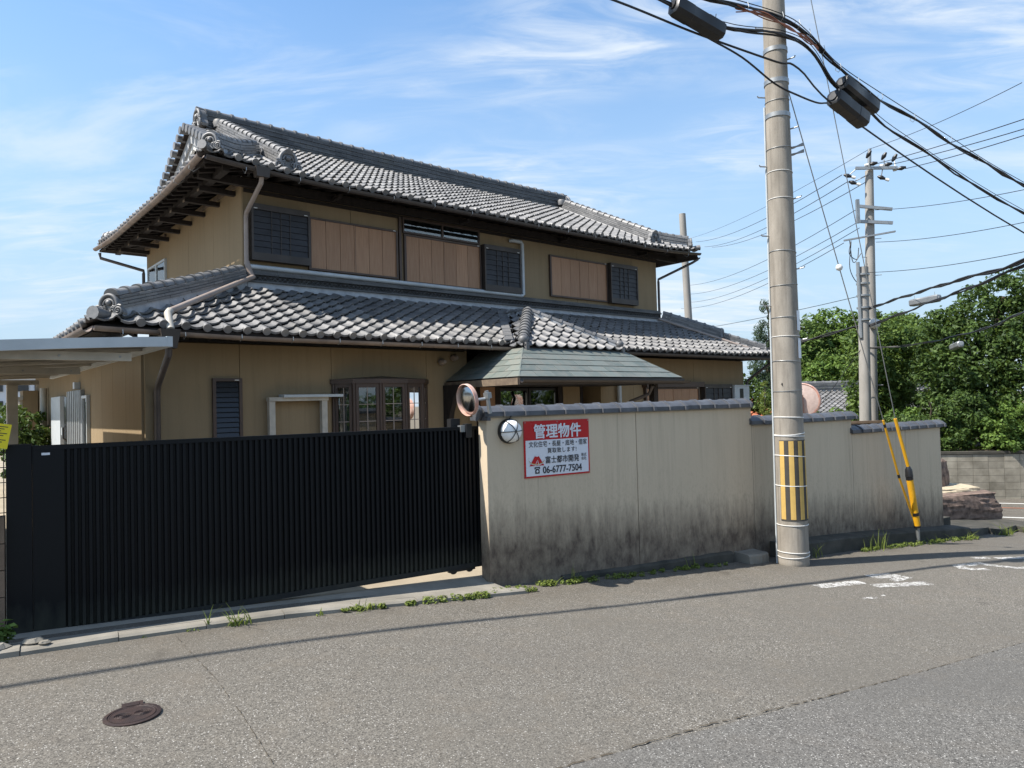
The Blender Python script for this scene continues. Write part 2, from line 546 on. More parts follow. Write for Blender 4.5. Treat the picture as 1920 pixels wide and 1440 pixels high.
M['leaf_mid'] = leaf_mat('mid_green_leaf', (.145, .215, .048), (.042, .084, .020))
M['leaf_light'] = leaf_mat('bright_green_leaf', (.150, .235, .045), (.055, .105, .022))
M['leaf_conifer'] = leaf_mat('blue_green_needle', (.055, .090, .050), (.022, .042, .026))
M['leaf_yellow'] = leaf_mat('yellow_green_leaf', (.20, .24, .05), (.085, .12, .025))
M['grass'] = leaf_mat('weed_blade', (.21, .255, .055), (.09, .13, .028))
M['bark'] = mat('bark', (.075, .055, .038), (.04, .03, .02), 8, .9, bump=.6, bscale=40, stretch=(4, 4, 1))
M['siding'] = mat('pale_house_wall', (.55, .53, .49), (.45, .43, .40), 1.5, .85)
M['redtile'] = mat('orange_red_roof_tile', (.36, .12, .055), (.24, .075, .035), 7, .7, rnd=.2)
M['office'] = mat('white_office_wall', (.68, .70, .72), (.60, .62, .64), .5, .7)
M['office_glass'] = mat('office_window', (.030, .032, .035), (.022, .024, .027), 1, .2)

# ================================================================== THE SETTING
_ks = [-60, -20, -10, -4, -2.6, -1.45, 0, 1.8, 3.9, 6.9, 8.4, 11, 14, 18, 60]
_kz = [.9, .5, .26, .09, .045, -.03, -.15, -.28, -.41, -.56, -.66, -.88, -1.1, -1.22, -1.3]
_s = np.linspace(-60, 60, 1201)
_z = np.interp(_s, _ks, _kz)
_k = np.exp(-np.linspace(-2, 2, 25) ** 2); _k /= _k.sum()
_z = np.convolve(np.pad(_z, 12, 'edge'), _k, 'valid')


def zr(S): return float(np.interp(S, _s, _z))                       # street level along the wall
def zy(S): return float(np.interp(S, [-60, -20, -4, 0, 12], [.95, .6, .09, -.085, -.10]))   # yard level


def sheet(name, Ss, Ns, zfun, m, skip=None, mw=WM):
    mb = MB()
    vs = [(s_, n_, zfun(s_, n_)) for s_ in Ss for n_ in Ns]
    k = len(Ns); fs = []
    for i in range(len(Ss) - 1):
        for j in range(k - 1):
            if skip and skip((Ss[i] + Ss[i + 1]) / 2, (Ns[j] + Ns[j + 1]) / 2): continue
            fs.append((i * k + j, (i + 1) * k + j, (i + 1) * k + j + 1, i * k + j + 1))
    mb.add(vs, fs)
    o = mb.obj(name, m, None, 60, mw)
    return struct(o)


mb = MB(); mb.add([(-2500, -2500, -1.75), (2500, -2500, -1.75), (2500, 2500, -1.75), (-2500, 2500, -1.75)], [(0, 1, 2, 3)])
struct(mb.obj('ground', M['earth']))

Ss = [-60, -45, -30, -20] + [-14 + .5 * i for i in range(56)] + [14, 14.5, 15, 16, 18, 22, 30, 45, 60]
Ns = [-40, -20, -12, -8, -6, -4.5, -3.6, -2.5, -1.5, -.8, -.3, .06, 4, 12, 30, 60]
sheet('road', Ss, Ns, lambda s_, n_: zr(s_), M['asphalt'], lambda s_, n_: s_ < 9.4 and n_ > .06)
sheet('asphalt_far_lane', Ss, [-40, -20, -10, -6, -4.2, -3.61], lambda s_, n_: zr(s_) + .004, M['asphalt_new'])
sheet('yard', [-40, -20, -10, -4.35, -3, -2, -1, 0, 4, 9.2], [.16, 2, 6, 14, 40], lambda s_, n_: zy(s_), M['yard'])

# open joint between the two asphalt lanes and an old trench seam
for nm, path, wid in (('asphalt_joint', [(-6, -3.605), (-1.7, -3.61), (-.65, -3.57), (.9, -3.61), (3.05, -3.61), (9, -3.62)], .010),
                      ('asphalt_crack', [(-3.03, -.5), (-3.0, -.9), (-2.93, -1.54), (-2.90, -2.15), (-2.885, -2.94), (-2.86, -3.6)], .0035)):
    mb = MB(); pts = []
    for (a, b) in zip(path[:-1], path[1:]):
        n_ = max(2, int(math.dist(a, b) / .035))
        for i in range(n_):
            f = i / n_
            pts.append((a[0] + (b[0] - a[0]) * f + random.gauss(0, .003), a[1] + (b[1] - a[1]) * f + random.gauss(0, .004)))
    for p, q in zip(pts[:-1], pts[1:]):
        wv = wid * random.choice((0, .25, .6, 1, 1.0, 1.3)) if p[0] < 1.3 else wid * random.choice((0, 0, .3, .7))
        if wv < .001: continue
        dxx, dyy = q[0] - p[0], q[1] - p[1]; L_ = math.hypot(dxx, dyy) + 1e-6
        ox, oy = -dyy / L_ * wv / 2, dxx / L_ * wv / 2
        mb.add([(p[0] - ox, p[1] - oy, zr(p[0]) + .0075), (p[0] + ox, p[1] + oy, zr(p[0]) + .0075), (q[0] + ox, q[1] + oy, zr(q[0]) + .0075), (q[0] - ox, q[1] - oy, zr(q[0]) + .0075)], [(0, 3, 2, 1)])
    struct(mb.obj(nm, M['joint'], None, 0, WM))

# worn white lettering on the carriageway
t = NT('worn_road_paint')
pb_ = t.n('ShaderNodeBsdfPrincipled', {'Base Color': t.mix(t.ramp(t.noise(t.pos(), 60, 4, .7), .35, .6), (.40, .39, .36, 1), (.74, .73, .70, 1)), 'Roughness': .8})
tr_ = t.n('ShaderNodeBsdfTransparent')
hole = t.ramp(t.math('ADD', t.math('MULTIPLY', t.noise(t.pos(), 150, 3, .6), .6), t.math('MULTIPLY', t.noise(t.pos(), 16, 4, .65), .5)), .52, .58)
ms_ = t.n('ShaderNodeMixShader', {0: hole, 1: pb_.outputs[0], 2: tr_.outputs[0]})
t.t.links.new(ms_.outputs[0], t.out.inputs[0]); M['paint'] = t.m


def worn(name, strokes, seed):
    rg = random.Random(seed); mb = MB(); c = .02
    for (a, b, wd, keep) in strokes:
        L_ = math.dist(a, b); n_ = int(L_ / c) + 1; k_ = max(2, int(wd / c))
        dxx, dyy = (b[0] - a[0]) / L_, (b[1] - a[1]) / L_
        ph = rg.random() * 9
        for i in range(n_):
            for j in range(k_):
                e = min(i, n_ - 1 - i) / n_ * 2 + min(j, k_ - 1 - j) / k_ * 1.4
                blot = .5 + .5 * math.sin(i * .31 + ph) * math.cos(j * .9 + i * .13 + ph)
                if rg.random() * .55 + blot * .55 > keep * (.45 + e): continue
                s0 = a[0] + dxx * i * c - dyy * (j - k_ / 2) * c + rg.gauss(0, .003)
                n0 = a[1] + dyy * i * c + dxx * (j - k_ / 2) * c + rg.gauss(0, .003)
                q = [(s0, n0), (s0 + dxx * c * 1.1, n0 + dyy * c * 1.1), (s0 + dxx * c * 1.1 - dyy * c * 1.1, n0 + dyy * c * 1.1 + dxx * c * 1.1), (s0 - dyy * c * 1.1, n0 + dxx * c * 1.1)]
                mb.add([(x, y, zr(x) + .0045) for x, y in q], [(0, 1, 2, 3)])
    return struct(mb.obj(name, M['paint'], None, 0, WM))


worn('road_marking', [((3.33, -1.48), (4.02, -1.57), .16, 1.6), ((3.95, -1.76), (4.68, -1.97), .17, 1.5), ((4.42, -1.70), (4.80, -1.66), .12, .8),
                      ((4.40, -1.45), (4.80, -1.55), .22, .9), ((3.25, -2.07), (3.45, -2.09), .06, .8), ((3.55, -2.06), (3.64, -2.09), .05, .7)], 3)
worn('road_marking', [((6.62, -1.66), (6.10, -1.60), .14, 1.6), ((6.10, -1.60), (5.95, -1.76), .15, 1.8), ((5.96, -1.76), (6.22, -1.90), .12, 1.7),
                      ((6.50, -1.60), (6.66, -2.02), .15, 1.5), ((6.60, -2.0), (6.85, -2.10), .10, .8), ((7.2, -1.58), (7.9, -1.75), .15, 1.6), ((7.3, -1.90), (7.9, -2.0), .14, 1.5),
                      ((6.9, -1.40), (7.15, -1.50), .12, 1.0)], 5)

# concrete apron between street and gate, with its kerb stones
mb = MB()
Sa = [-4.7 + .2 * i for i in range(24)] + [.02]
vs = []; fs = []
for i, s_ in enumerate(Sa):
    vs += [(s_, .20, zy(s_) + .003), (s_, .13, zy(s_) - .004), (s_, .09, zy(s_) - .022), (s_, -.30, zr(s_) + .042), (s_, -.30, zr(s_) - .1)]
    if i:
        k = (i - 1) * 5
        fs += [(k + j, k + j + 1, k + j + 6, k + j + 5) for j in range(4)]
mb.add(vs, fs)
struct(mb.obj('driveway_apron', M['concrete'], None, 50, WM))
kerb = struct(bpy.data.objects.new('kerb', None)); col.objects.link(kerb); kerb.matrix_basis = WM
s_ = -14.2
while s_ < -.1:
    e_ = s_ + .595
    mb = MB(); sec = []
    j1, j2 = random.uniform(-.006, .006), random.uniform(-.006, .006)
    for q, jz in ((s_, j1), (e_, j2)):
        b_ = zr(q)
        sec.append([(q, -.302, b_ - .12), (q, -.302, b_ + .046 + jz), (q, -.385, b_ + .044 + jz), (q, -.41, b_ + .030 + jz), (q, -.425, b_ - .12)])
    mb.add(sec[0] + sec[1], [(0, 1, 6, 5), (1, 2, 7, 6), (2, 3, 8, 7), (3, 4, 9, 8), (4, 3, 2, 1, 0), (5, 6, 7, 8, 9)])
    mb.obj('kerb_stone', M['concrete'], kerb)
    s_ += .6

# slab pavement and low step past the far end of the wall, painted lines on the cross street
mb = MB()
for (a, b) in ((9.35, 10.35), (10.36, 11.4), (11.41, 12.4)):
    mb.hexa([(a, -.25, -1.3), (a, 1.9, -1.3), (b, 1.9, -1.3), (b, -.05, -1.3)], [(a, -.25, zr(a) + .10), (a, 1.9, zr(a) + .10), (b, 1.9, zr(b) + .12), (b, -.05, zr(b) + .12)])
struct(mb.obj('corner_pavement', M['concrete_dark'], None, 0, WM))
XS = [(12.3, 17.62), (11.2, 15.95), (12.95, 18.5)]


def line_strip(name, p, d, wdt, m):
    d = Vec((d[0], d[1], 0)).normalized(); nrm = Vec((-d.y, d.x, 0)); p = Vec((p[0], p[1], 0)); vs = []
    inv = WM.inverted()
    mb = MB()
    for i in range(60):
        a = p + d * (i * .5 - 8); b = p + d * (i * .5 - 7.5)
        q = [a - nrm * wdt / 2, b - nrm * wdt / 2, b + nrm * wdt / 2, a + nrm * wdt / 2]
        mb.add([(k.x, k.y, zr((inv @ k).x) + .005) for k in q], [(0, 1, 2, 3)])
    return struct(mb.obj(name, m))


xd = (1.0, -.22)
line_strip('street_edge_line', XS[2], xd, .12, M['white'])
line_strip('street_centre_line', XS[0], xd, .12, M['orange'])
line_strip('street_edge_line', XS[1], xd, .14, M['white'])

# ================================================================== STREET WALL
wall = thing('boundary_wall', 'grey beige rendered street wall with tiled coping stepping down the slope', 'wall', WM)
TH = .17
secs = [(0.0, 4.13, 1.60), (4.13, 6.40, 1.36), (6.40, 8.93, 1.145)]
for (a, b, top) in ((0.0, 2.06, 1.60), (2.07, 4.127, 1.60), (4.135, 6.395, 1.36), (6.403, 8.93, 1.145)):
    mb = MB()
    n_ = 8
    pts = [(a + (b - a) * i / n_) for i in range(n_ + 1)]
    poly = [(q, 0, zr(q) - .15) for q in pts] + [(b, 0, top), (a, 0, top)]
    mb.prism(poly, (0, TH, 0))
    o = mb.obj('wall_panel', M['wall'], wall)
# coping tile: ridged cap with a raised lip at the overlapping end
prof = [(-.135, -.045), (-.132, .002), (-.085, .040), (-.03, .064), (.03, .064), (.085, .040), (.132, .002), (.135, -.045)]


def coping_mesh(L_):
    mb = MB()
    def ring(x, g, dz=0): return [(x, y * g, z_ * (g if z_ > 0 else 1) + dz) for (y, z_) in prof]
    vs = ring(0, 1.0) + ring(L_ - .035, 1.0) + ring(L_ - .034, 1.17) + ring(L_ + .004, 1.17)
    fs = []
    k = len(prof)
    for r_ in range(3):
        fs += [(r_ * k + j, r_ * k + j + 1, (r_ + 1) * k + j + 1, (r_ + 1) * k + j) for j in range(k - 1)]
    fs = [q[::-1] for q in fs]
    fs += [tuple(range(k)), tuple(range(3 * k, 4 * k))[::-1], (0, k, 2 * k, 3 * k, 4 * k - 1, 3 * k - 1, 2 * k - 1, k - 1)]
    mb.add(vs, fs)
    return mb.mesh('coping_tile', M['coping'], 25)


cop = coping_mesh(.265); cops = coping_mesh(.212)
for si, (a, b, top) in enumerate(secs):
    q = a - .04 + (0 if si == 0 else .0)
    first = True
    while q < b - .05:
        me, L_ = (cop, .265) if q < b - .60 or si else (cops, .212)
        mwx = Matrix.Translation((q + random.uniform(-.002, .002), TH / 2, top + .06 + random.uniform(-.003, .003))) @ Matrix.Rotation(random.gauss(0, .006), 4, 'Y')
        link('coping_tile', me, wall, mwx)
        q += L_
    mb = MB(); mb.box(a + (.003 if si else -.02), b - .003, -.03, TH + .03, top + .001, top + .02); mb.obj('coping_bed', M['concrete'], wall)
# open end of the first coping run
mb = MB(); mb.lathe([(.0, 0), (.085, .001), (.085, .03), (.0, .031)], 18, (-.075, TH / 2, 1.655), 'x'); mb.obj('end_disc', M['coping'], wall, 30)
mb = MB(); mb.box(-.046, -.004, -.10, TH + .10, 1.575, 1.612); mb.obj('end_flange', M['coping'], wall)
# plinths at the foot of the wall
for (a, b, off, h0, h1, m) in ((.9, 3.62, -.06, .05, .13, 'concrete_dark'), (3.70, 4.08, -.26, .11, .12, 'concrete'), (4.42, 9.28, -.27, .20, .17, 'concrete_dark')):
    mb = MB(); n_ = 14; vs = []; fs = []
    for i in range(n_ + 1):
        q = a + (b - a) * i / n_; tz = zr(q) + h0 + (h1 - h0) * i / n_ + random.uniform(-.008, .008)
        o_ = off + random.uniform(-.012, .012)
        vs += [(q, .02, zr(q) - .1), (q, .02, tz + .01), (q, o_ + .02, tz), (q, o_, tz - .02), (q, o_ - .01, zr(q) - .1)]
        if i:
            k = (i - 1) * 5; fs += [(k + j, k + j + 1, k + j + 6, k + j + 5) for j in range(4)]
    fs += [(4, 3, 2, 1, 0), tuple(n_ * 5 + j for j in range(5))]
    mb.add(vs, fs); mb.obj('plinth', M[m], wall, 30)
mb = MB(); mb.box(8.93, 9.30, -.05, .22, -1.0, zr(9.1) + .14); mb.obj('plinth', M['concrete_dark'], wall)

# ------------------------------------------------------------------ bulkhead lamp on the wall
lamp = thing('wall_lamp', 'round white bulkhead lamp with black wire cage on the street wall', 'lamp', WM @ Matrix.Translation((.265, 0, 1.455)))
mb = MB(); mb.lathe([(.0, .0), (.132, .001), (.134, .02), (.128, .045), (.120, .05), (.0, .052)], 32, (0, 0, 0), 'y'); mb.obj('base_ring', M['black'], lamp, 35)
mb = MB(); mb.lathe([(.120, .045), (.118, .075), (.100, .115), (.068, .138), (.034, .149), (.001, .152)], 32, (0, 0, 0), 'y'); mb.obj('globe', M['opal'], lamp, 80)
for k in range(3):
    a = math.pi * k / 3 + .05
    mb = MB()
    pts = [(math.cos(a) * .130 * math.cos(b_), -(.045 + .118 * math.sin(b_)), math.sin(a) * .130 * math.cos(b_)) for b_ in [math.pi * i / 14 for i in range(15)]]
    mb.tube(pts, .0045, 6); mb.obj('cage_wire', M['black'], lamp, 40)
mb = MB(); mb.tube([(0, -.03, .13), (.02, -.04, .16), (-.02, -.02, .19)], .006, 6); mb.obj('cable_tail', M['black'], lamp)

# ------------------------------------------------------------------ management notice
sign = thing('notice_board', 'red and white property management notice with black telephone number', 'sign', WM @ Matrix.Translation((.455, -.012, .935)))
SW, SH = .885, .615
mb = MB(); mb.box(0, SW, 0, .010, 0, SH); mb.obj('panel', M['red'], sign)
mb = MB(); mb.box(.018, SW - .018, -.0025, -.0005, .018, .405); mb.obj('white_field', M['signwhite'], sign)


def lettering(txt, size, x, z_, m, parent, bold=0.0, sx=1.0, name='lettering', spacing=1.0, depth=-.006):
    cu = bpy.data.curves.new(name, 'FONT'); cu.body = txt; cu.size = size; cu.align_x = 'CENTER'; cu.space_character = spacing
    cu.resolution_u = 3
    ob = bpy.data.objects.new('tmp', cu); col.objects.link(ob)
    dg = bpy.context.evaluated_depsgraph_get()
    me = bpy.data.meshes.new_from_object(ob.evaluated_get(dg))
    bpy.data.objects.remove(ob); bpy.data.curves.remove(cu)
    if bold:                                    # thicken the strokes: the same glyphs laid a little to each side
        vs0 = [v.co.copy() for v in me.vertices]; fs0 = [tuple(p.vertices) for p in me.polygons]
        mb = MB()
        for k, (ox, oy) in enumerate(((0, 0), (bold, 0), (-bold, 0), (0, bold * .7), (0, -bold * .7), (bold * .7, bold * .5), (-bold * .7, -bold * .5))):
            mb.add([(v.x + ox, v.y + oy, k * .00012) for v in vs0], fs0)
        me = mb.mesh(name, m)
    me.materials.clear(); me.materials.append(m); me.name = name
    o = link(name, me, parent, Matrix.Translation((x, depth, z_)) @ Matrix.Rotation(R(90), 4, 'X') @ Matrix.Diagonal((sx, 1, 1, 1)))
    return o


lettering('管理物件', .166, .447, .437, M['signwhite'], sign, .0048, .98)
lettering('文化住宅・長屋・底地・借家', .068, .453, .335, M['ink'], sign, .0006, .90, spacing=1.0)
lettering('買取致します!', .062, .50, .262, M['ink'], sign, .0006, .98, spacing=1.12)
lettering('富士都市開発', .085, .500, .152, M['ink'], sign, .0016, .92)
lettering('株式', .042, .80, .198, M['ink'], sign, .0002, .9)
lettering('会社', .042, .80, .156, M['ink'], sign, .0002, .9)
lettering('06-6777-7504', .108, .50, .040, M['ink'], sign, .0026, .88)
# telephone symbol
mb = MB()
mb.prism([(.132, -.0055, .042), (.188, -.0055, .042), (.188, -.0055, .075), (.176, -.0055, .094), (.144, -.0055, .094), (.132, -.0055, .075)], (0, -.001, 0))
mb.prism([(.122, -.0055, .092), (.134, -.0055, .092), (.140, -.0055, .102), (.180, -.0055, .102), (.186, -.0055, .092), (.198, -.0055, .092), (.194, -.0055, .114), (.126, -.0055, .114)], (0, -.001, 0))
mb.obj('telephone_symbol', M['ink'], sign)
mb = MB(); mb.lathe([(.0, .0068), (.013, .0069), (.013, .0072), (.0, .0073)], 16, (.160, 0, .067), 'y'); mb.obj('telephone_dial', M['signwhite'], sign)
# mountain emblem
mb = MB(); mb.prism([(.060, -.0055, .128), (.252, -.0055, .128), (.178, -.0055, .240), (.136, -.0055, .240)], (0, -.001, 0)); mb.obj('emblem_mountain', M['red'], sign)
mb = MB(); mb.prism([(.138, -.0072, .243), (.176, -.0072, .243), (.185, -.0072, .228), (.172, -.0072, .232), (.160, -.0072, .224), (.148, -.0072, .232), (.131, -.0072, .230)], (0, -.001, 0)); mb.obj('emblem_snow', M['signwhite'], sign)
for k, (mm_, w_) in enumerate(((M['gold'], .0085), (M['signwhite'], .006))):
    mb = MB(); pts = []
    for i in range(25):
        a = R(160 + 185 * i / 24)
        pts.append((.155 + .105 * math.cos(a), -.0078 - k * .001, .200 + .056 * math.sin(a) - k * .008))
    for p, q in zip(pts[:-1], pts[1:]):
        mb.add([(p[0], p[1], p[2] - w_ / 2), (q[0], q[1], q[2] - w_ / 2), (q[0], q[1], q[2] + w_ / 2), (p[0], p[1], p[2] + w_ / 2)], [(0, 1, 2, 3)])
    mb.obj('emblem_swoosh', mm_, sign)
for pts in ([(.128, .128), (.136, .128), (.160, .185), (.156, .185)], [(.176, .128), (.186, .128), (.168, .19), (.163, .19)]):
    mb = MB(); mb.add([(x, -.0074, z_) for x, z_ in pts], [(0, 1, 2, 3)]); mb.obj('emblem_ray', M['signwhite'], sign)
for (x, z_) in ((.016, .60), (.44, .60), (.868, .60), (.016, .02), (.868, .02)):
    mb = MB(); mb.lathe([(.0, .002), (.006, .003), (.006, .006), (.0, .007)], 10, (x, 0, z_), 'y'); mb.obj('rivet', M['steel'], sign)

# ------------------------------------------------------------------ convex mirror on the gate pier
def traffic_mirror(mw, label, rim_r, face=True):
    o = thing('traffic_mirror', label, 'mirror', mw, 'convex traffic mirrors')
    mb = MB(); mb.lathe([(rim_r * .95, .0), (rim_r, .004), (rim_r * 1.02, .045), (rim_r * .99, .05), (rim_r * .965, .04), (rim_r * .955, .0)], 40, (0, 0, 0), 'y', False)
    mb.obj('rim', M['mirror_rim'], o, 40)
    mb = MB(); mb.lathe([(rim_r * .94, .012), (rim_r * .8, .03), (rim_r * .55, .046), (rim_r * .28, .055), (.001, .058)], 40, (0, 0, 0), 'y')
    mb.obj('mirror_face', M['mirror'], o, 80)
    mb = MB(); mb.lathe([(.001, -.035), (rim_r * .5, -.028), (rim_r * .95, .0), (rim_r * .95, .008), (.001, .008)], 40, (0, 0, 0), 'y')
    mb.obj('back_shell', M['mirror_back'], o, 60)
    return o


tm = traffic_mirror(WM @ Matrix.Translation((-.21, -.03, 1.80)) @ Matrix.Rotation(R(-84), 4, 'Z') @ Matrix.Rotation(R(9), 4, 'X'),
                    'small orange rimmed convex mirror fixed to the gate end of the wall', .165)
mb = MB(); mb.tube([(0, .03, -.02), (.02, .10, -.02), (.07, .17, -.02)], .016, 8); mb.obj('bracket_arm', M['steel'], tm, 40)
mb = MB(); mb.tube([(.075, .175, .06), (.075, .175, -.18)], .022, 10); mb.box(.045, .12, .15, .20, -.02, .04); mb.obj('bracket_post', M['steel'], tm, 40)

# ================================================================== GATE
gate = thing('sliding_gate', 'long black slatted aluminium sliding gate across the driveway', 'gate', WM @ Matrix.Translation((0, .225, 0)))
G0, G1, GB, GT = -3.945, .10, .055, 1.515
mb = MB(); mb.box(G0, G1, .012, .045, GB + .02, GT - .03); mb.obj('back_sheet', M['gate'], gate)
mb = MB(); mb.box(G0, G1, -.020, .055, GT - .035, GT); mb.obj('top_rail', M['gate'], gate)
mb = MB(); mb.box(G0, G1, -.020, .055, GB - .03, GB + .02); mb.obj('bottom_rail', M['gate_dusty'], gate)
mb = MB(); mb.box(G0, G0 + .21, -.022, .011, GB + .021, GT - .036); mb.obj('end_panel', M['gate'], gate)
sl = MB(); sl.hexa([(0, .012, 0), (0, .012, 1), (.030, .012, 1), (.030, .012, 0)], [(.004, -.018, 0), (.004, -.018, 1), (.026, -.018, 1), (.026, -.018, 0)])
sl_me = sl.mesh('slat', M['gate'])
q = G0 + .222
while q < G1 - .03:
    link('slat', sl_me, gate, Matrix.Translation((q, random.uniform(-.0012, .0012), GB + .021)) @ Matrix.Diagonal((1, 1, GT - GB - .058, 1)))
    q += .0495
mb = MB(); mb.box(G0 + .06, G0 + .115, -.0245, -.0225, GT - .075, GT - .057); mb.obj('maker_plate', M['signwhite'], gate)
for sx in (-.30, -.11):
    mb = MB(); mb.lathe([(.0, -.015), (.042, -.014), (.046, 0), (.042, .014), (.0, .015)], 16, (sx, .02, GB - .035), 'y'); mb.obj('roller', M['black'], gate, 30)
mb = MB(); mb.box(-.36, -.05, .0, .04, GB - .055, GB - .031); mb.obj('roller_bracket', M['black'], gate)
# lock case on the gate's closing end
mb = MB(); mb.box(-.27, -.16, .06, .15, 1.36, 1.60); mb.obj('lock_case', M['black'], gate)
mb = MB(); mb.box(-.15, -.085, -.065, .02, 1.40, 1.545); mb.obj('latch_plate', M['black'], gate)
mb = MB(); mb.box(-.205, -.152, -.04, .03, 1.46, 1.53); mb.obj('latch_arm', M['steel'], gate)
post = thing('gate_post', 'wide black aluminium catch post at the open end of the gate', 'gate post', WM @ Matrix.Translation((0, .225, 0)))
mb = MB(); mb.box(-4.112, -3.949, -.03, .12, zr(-4) - .1, 1.53); mb.obj('post_case', M['gate'], post)
mb = MB(); mb.box(-3.947, -3.915, .057, .10, 1.37, 1.515); mb.obj('catch_block', M['steel'], post)

# stone chips in front of the post
for i, (s_, n_, r_) in enumerate(((-3.93, -.28, .05), (-3.86, -.36, .028), (-4.15, -.33, .06))):
    mb = MB(); n2 = 9
    vs = []
    for lat in (-.7, 0, .8):
        for k in range(n2):
            a = 2 * math.pi * k / n2
            vs.append((r_ * math.cos(a) * (1.2 - abs(lat) * .5) * random.uniform(.8, 1.1) * 1.3, r_ * math.sin(a) * (1.2 - abs(lat) * .5) * random.uniform(.8, 1.1), r_ * lat * .6))
    fs = [(a_ * n2 + k, a_ * n2 + (k + 1) % n2, (a_ + 1) * n2 + (k + 1) % n2, (a_ + 1) * n2 + k) for a_ in range(2) for k in range(n2)] + [tuple(range(n2))[::-1], tuple(range(2 * n2, 3 * n2))]
    mb.add(vs, fs)
    tag(mb.obj('stone', M['concrete'], None, 0, WM @ Matrix.Translation((s_, n_, zr(s_) + .055))), ('flat grey broken kerb stone at the foot of the gate post', 'small pale stone chip lying on the kerb', 'broad pale stone beside the leafy weed at the gate post')[i], 'stone', 'loose stones at the gate post')

# ------------------------------------------------------------------ neighbour's mesh fence with block base
blk = thing('block_pier', 'brown concrete block base under the mesh fence beside the gate', 'wall', WM)
for i in range(5):
    for j in range(3):
        mb = MB(); mb.box(-4.51 - j * .40, -4.122 - j * .40, .15, .30, zr(-4.2) - .1 + i * .2, zr(-4.2) + .093 + i * .2); mb.obj('block', M['block_brown'], blk)
fen = thing('mesh_fence', 'black welded wire mesh fence standing on the block base', 'fence', WM @ Matrix.Translation((-.012, .22, 0)))
zb = zr(-4.2) + .90
wv = MB(); wv.tube([(0, 0, 0), (0, 0, .16), (0, -.03, .18), (0, 0, .20), (0, 0, .46), (0, -.03, .49), (0, 0, .51), (0, .0, .60), (0, -.045, .625)], .0035, 5)
wv_me = wv.mesh('mesh_wire', M['black'])
for i in range(24): link('mesh_wire', wv_me, fen, Matrix.Translation((-4.115 - i * .05, 0, zb)))
for k in range(6):
    mb = MB(); mb.tube([(-4.09, .004, zb + .02 + k * .115), (-5.3, .004, zb + .02 + k * .115)], .0035, 5); mb.obj('mesh_rail', M['black'], fen)
mb = MB(); mb.tube([(-4.32, .03, zb - .3), (-4.32, .03, zb + 1.35)], .022, 12); mb.lathe([(.024, zb + 1.30), (.026, zb + 1.34), (.018, zb + 1.38), (.002, zb + 1.39)], 12, (-4.32, .03, 0))
tag(mb.obj('steel_post', M['steel'], None, 40, WM @ Matrix.Translation((0, .17, 0))), 'grey steel post rising behind the black mesh fence', 'post')
ntc = thing('yellow_notice', 'yellow printed notice sheet tied to the top of the mesh fence', 'notice', WM @ Matrix.Translation((-4.165, .13, zb + .57)) @ Matrix.Rotation(R(10), 4, 'Y'))
mb = MB(); mb.box(-.20, .075, 0, .003, -.05, .135); mb.obj('sheet', M['notice_yellow'], ntc)
for k in range(9):
    mb = MB(); mb.box(-.19, .055 - (k % 3) * .02, -.0012, -.0004, .11 - k * .0165, .116 - k * .0165); mb.obj('text_line', M['ink'], ntc)

# ================================================================== HOUSE
house = thing('house', 'two storey tan stucco Japanese house with grey smoked tile hip and gable roofs', 'house', HM)


def part(mb, name, m, parent=None, smooth=0):
    return mb.obj(name, M[m], parent or house, smooth)


# ------------------------------------------------------------------ roof tile pieces
TW, TE, TLEN = .265, .235, .285
TX = [0, .045, .09, .135, .18, .197, .2125, .230, .2475, .265]


def tz(x):
    if x <= .18: return -.028 * math.sin(math.pi * x / .18)
    return .040 * math.sin(math.pi * min(1, (x - .18) / .085))


def tile_arrays(eave=False):
    vs = []; fs = []; k = len(TX); lip = .032 if eave else .022
    for x in TX: vs.append((x, 0, tz(x) + .056))                       # lower edge (raised on the course below)
    for x in TX: vs.append((x, TLEN, tz(x) + .004))                    # upper edge
    for x in TX: vs.append((x, 0, tz(x) + .056 - lip))                 # lip bottom
    for x in TX: vs.append((x, .20, tz(x) - .004))                     # lip back
    for i in range(k - 1):
        fs.append((i, i + 1, k + i + 1, k + i))
        fs.append((2 * k + i, 2 * k + i + 1, i + 1, i))
        fs.append((3 * k + i, 3 * k + i + 1, 2 * k + i + 1, 2 * k + i))
    if eave:
        c = len(vs); n_ = 12; cx, cz, rr = .222, .034, .056
        for y in (-.032, .03):
            for j in range(n_):
                a = 2 * math.pi * j / n_
                vs.append((cx + rr * math.cos(a), y, cz + rr * math.sin(a)))
        fs.append(tuple(c + j for j in range(n_)))
        fs += [(c + j, c + n_ + j, c + n_ + (j + 1) % n_, c + (j + 1) % n_) for j in range(n_)]
    return vs, fs


def arrays_mesh(name, vf, m, smooth=40):
    mb = MB(); mb.add(*vf); return mb.mesh(name, m, smooth)


tile_me = arrays_mesh('roof_tile', tile_arrays(), M['tile'])
eave_me = arrays_mesh('eave_tile', tile_arrays(True), M['tile'])
base_v = np.array(tile_arrays()[0]); base_f = np.array(tile_arrays()[1], dtype=np.int32)
NIND = [0]


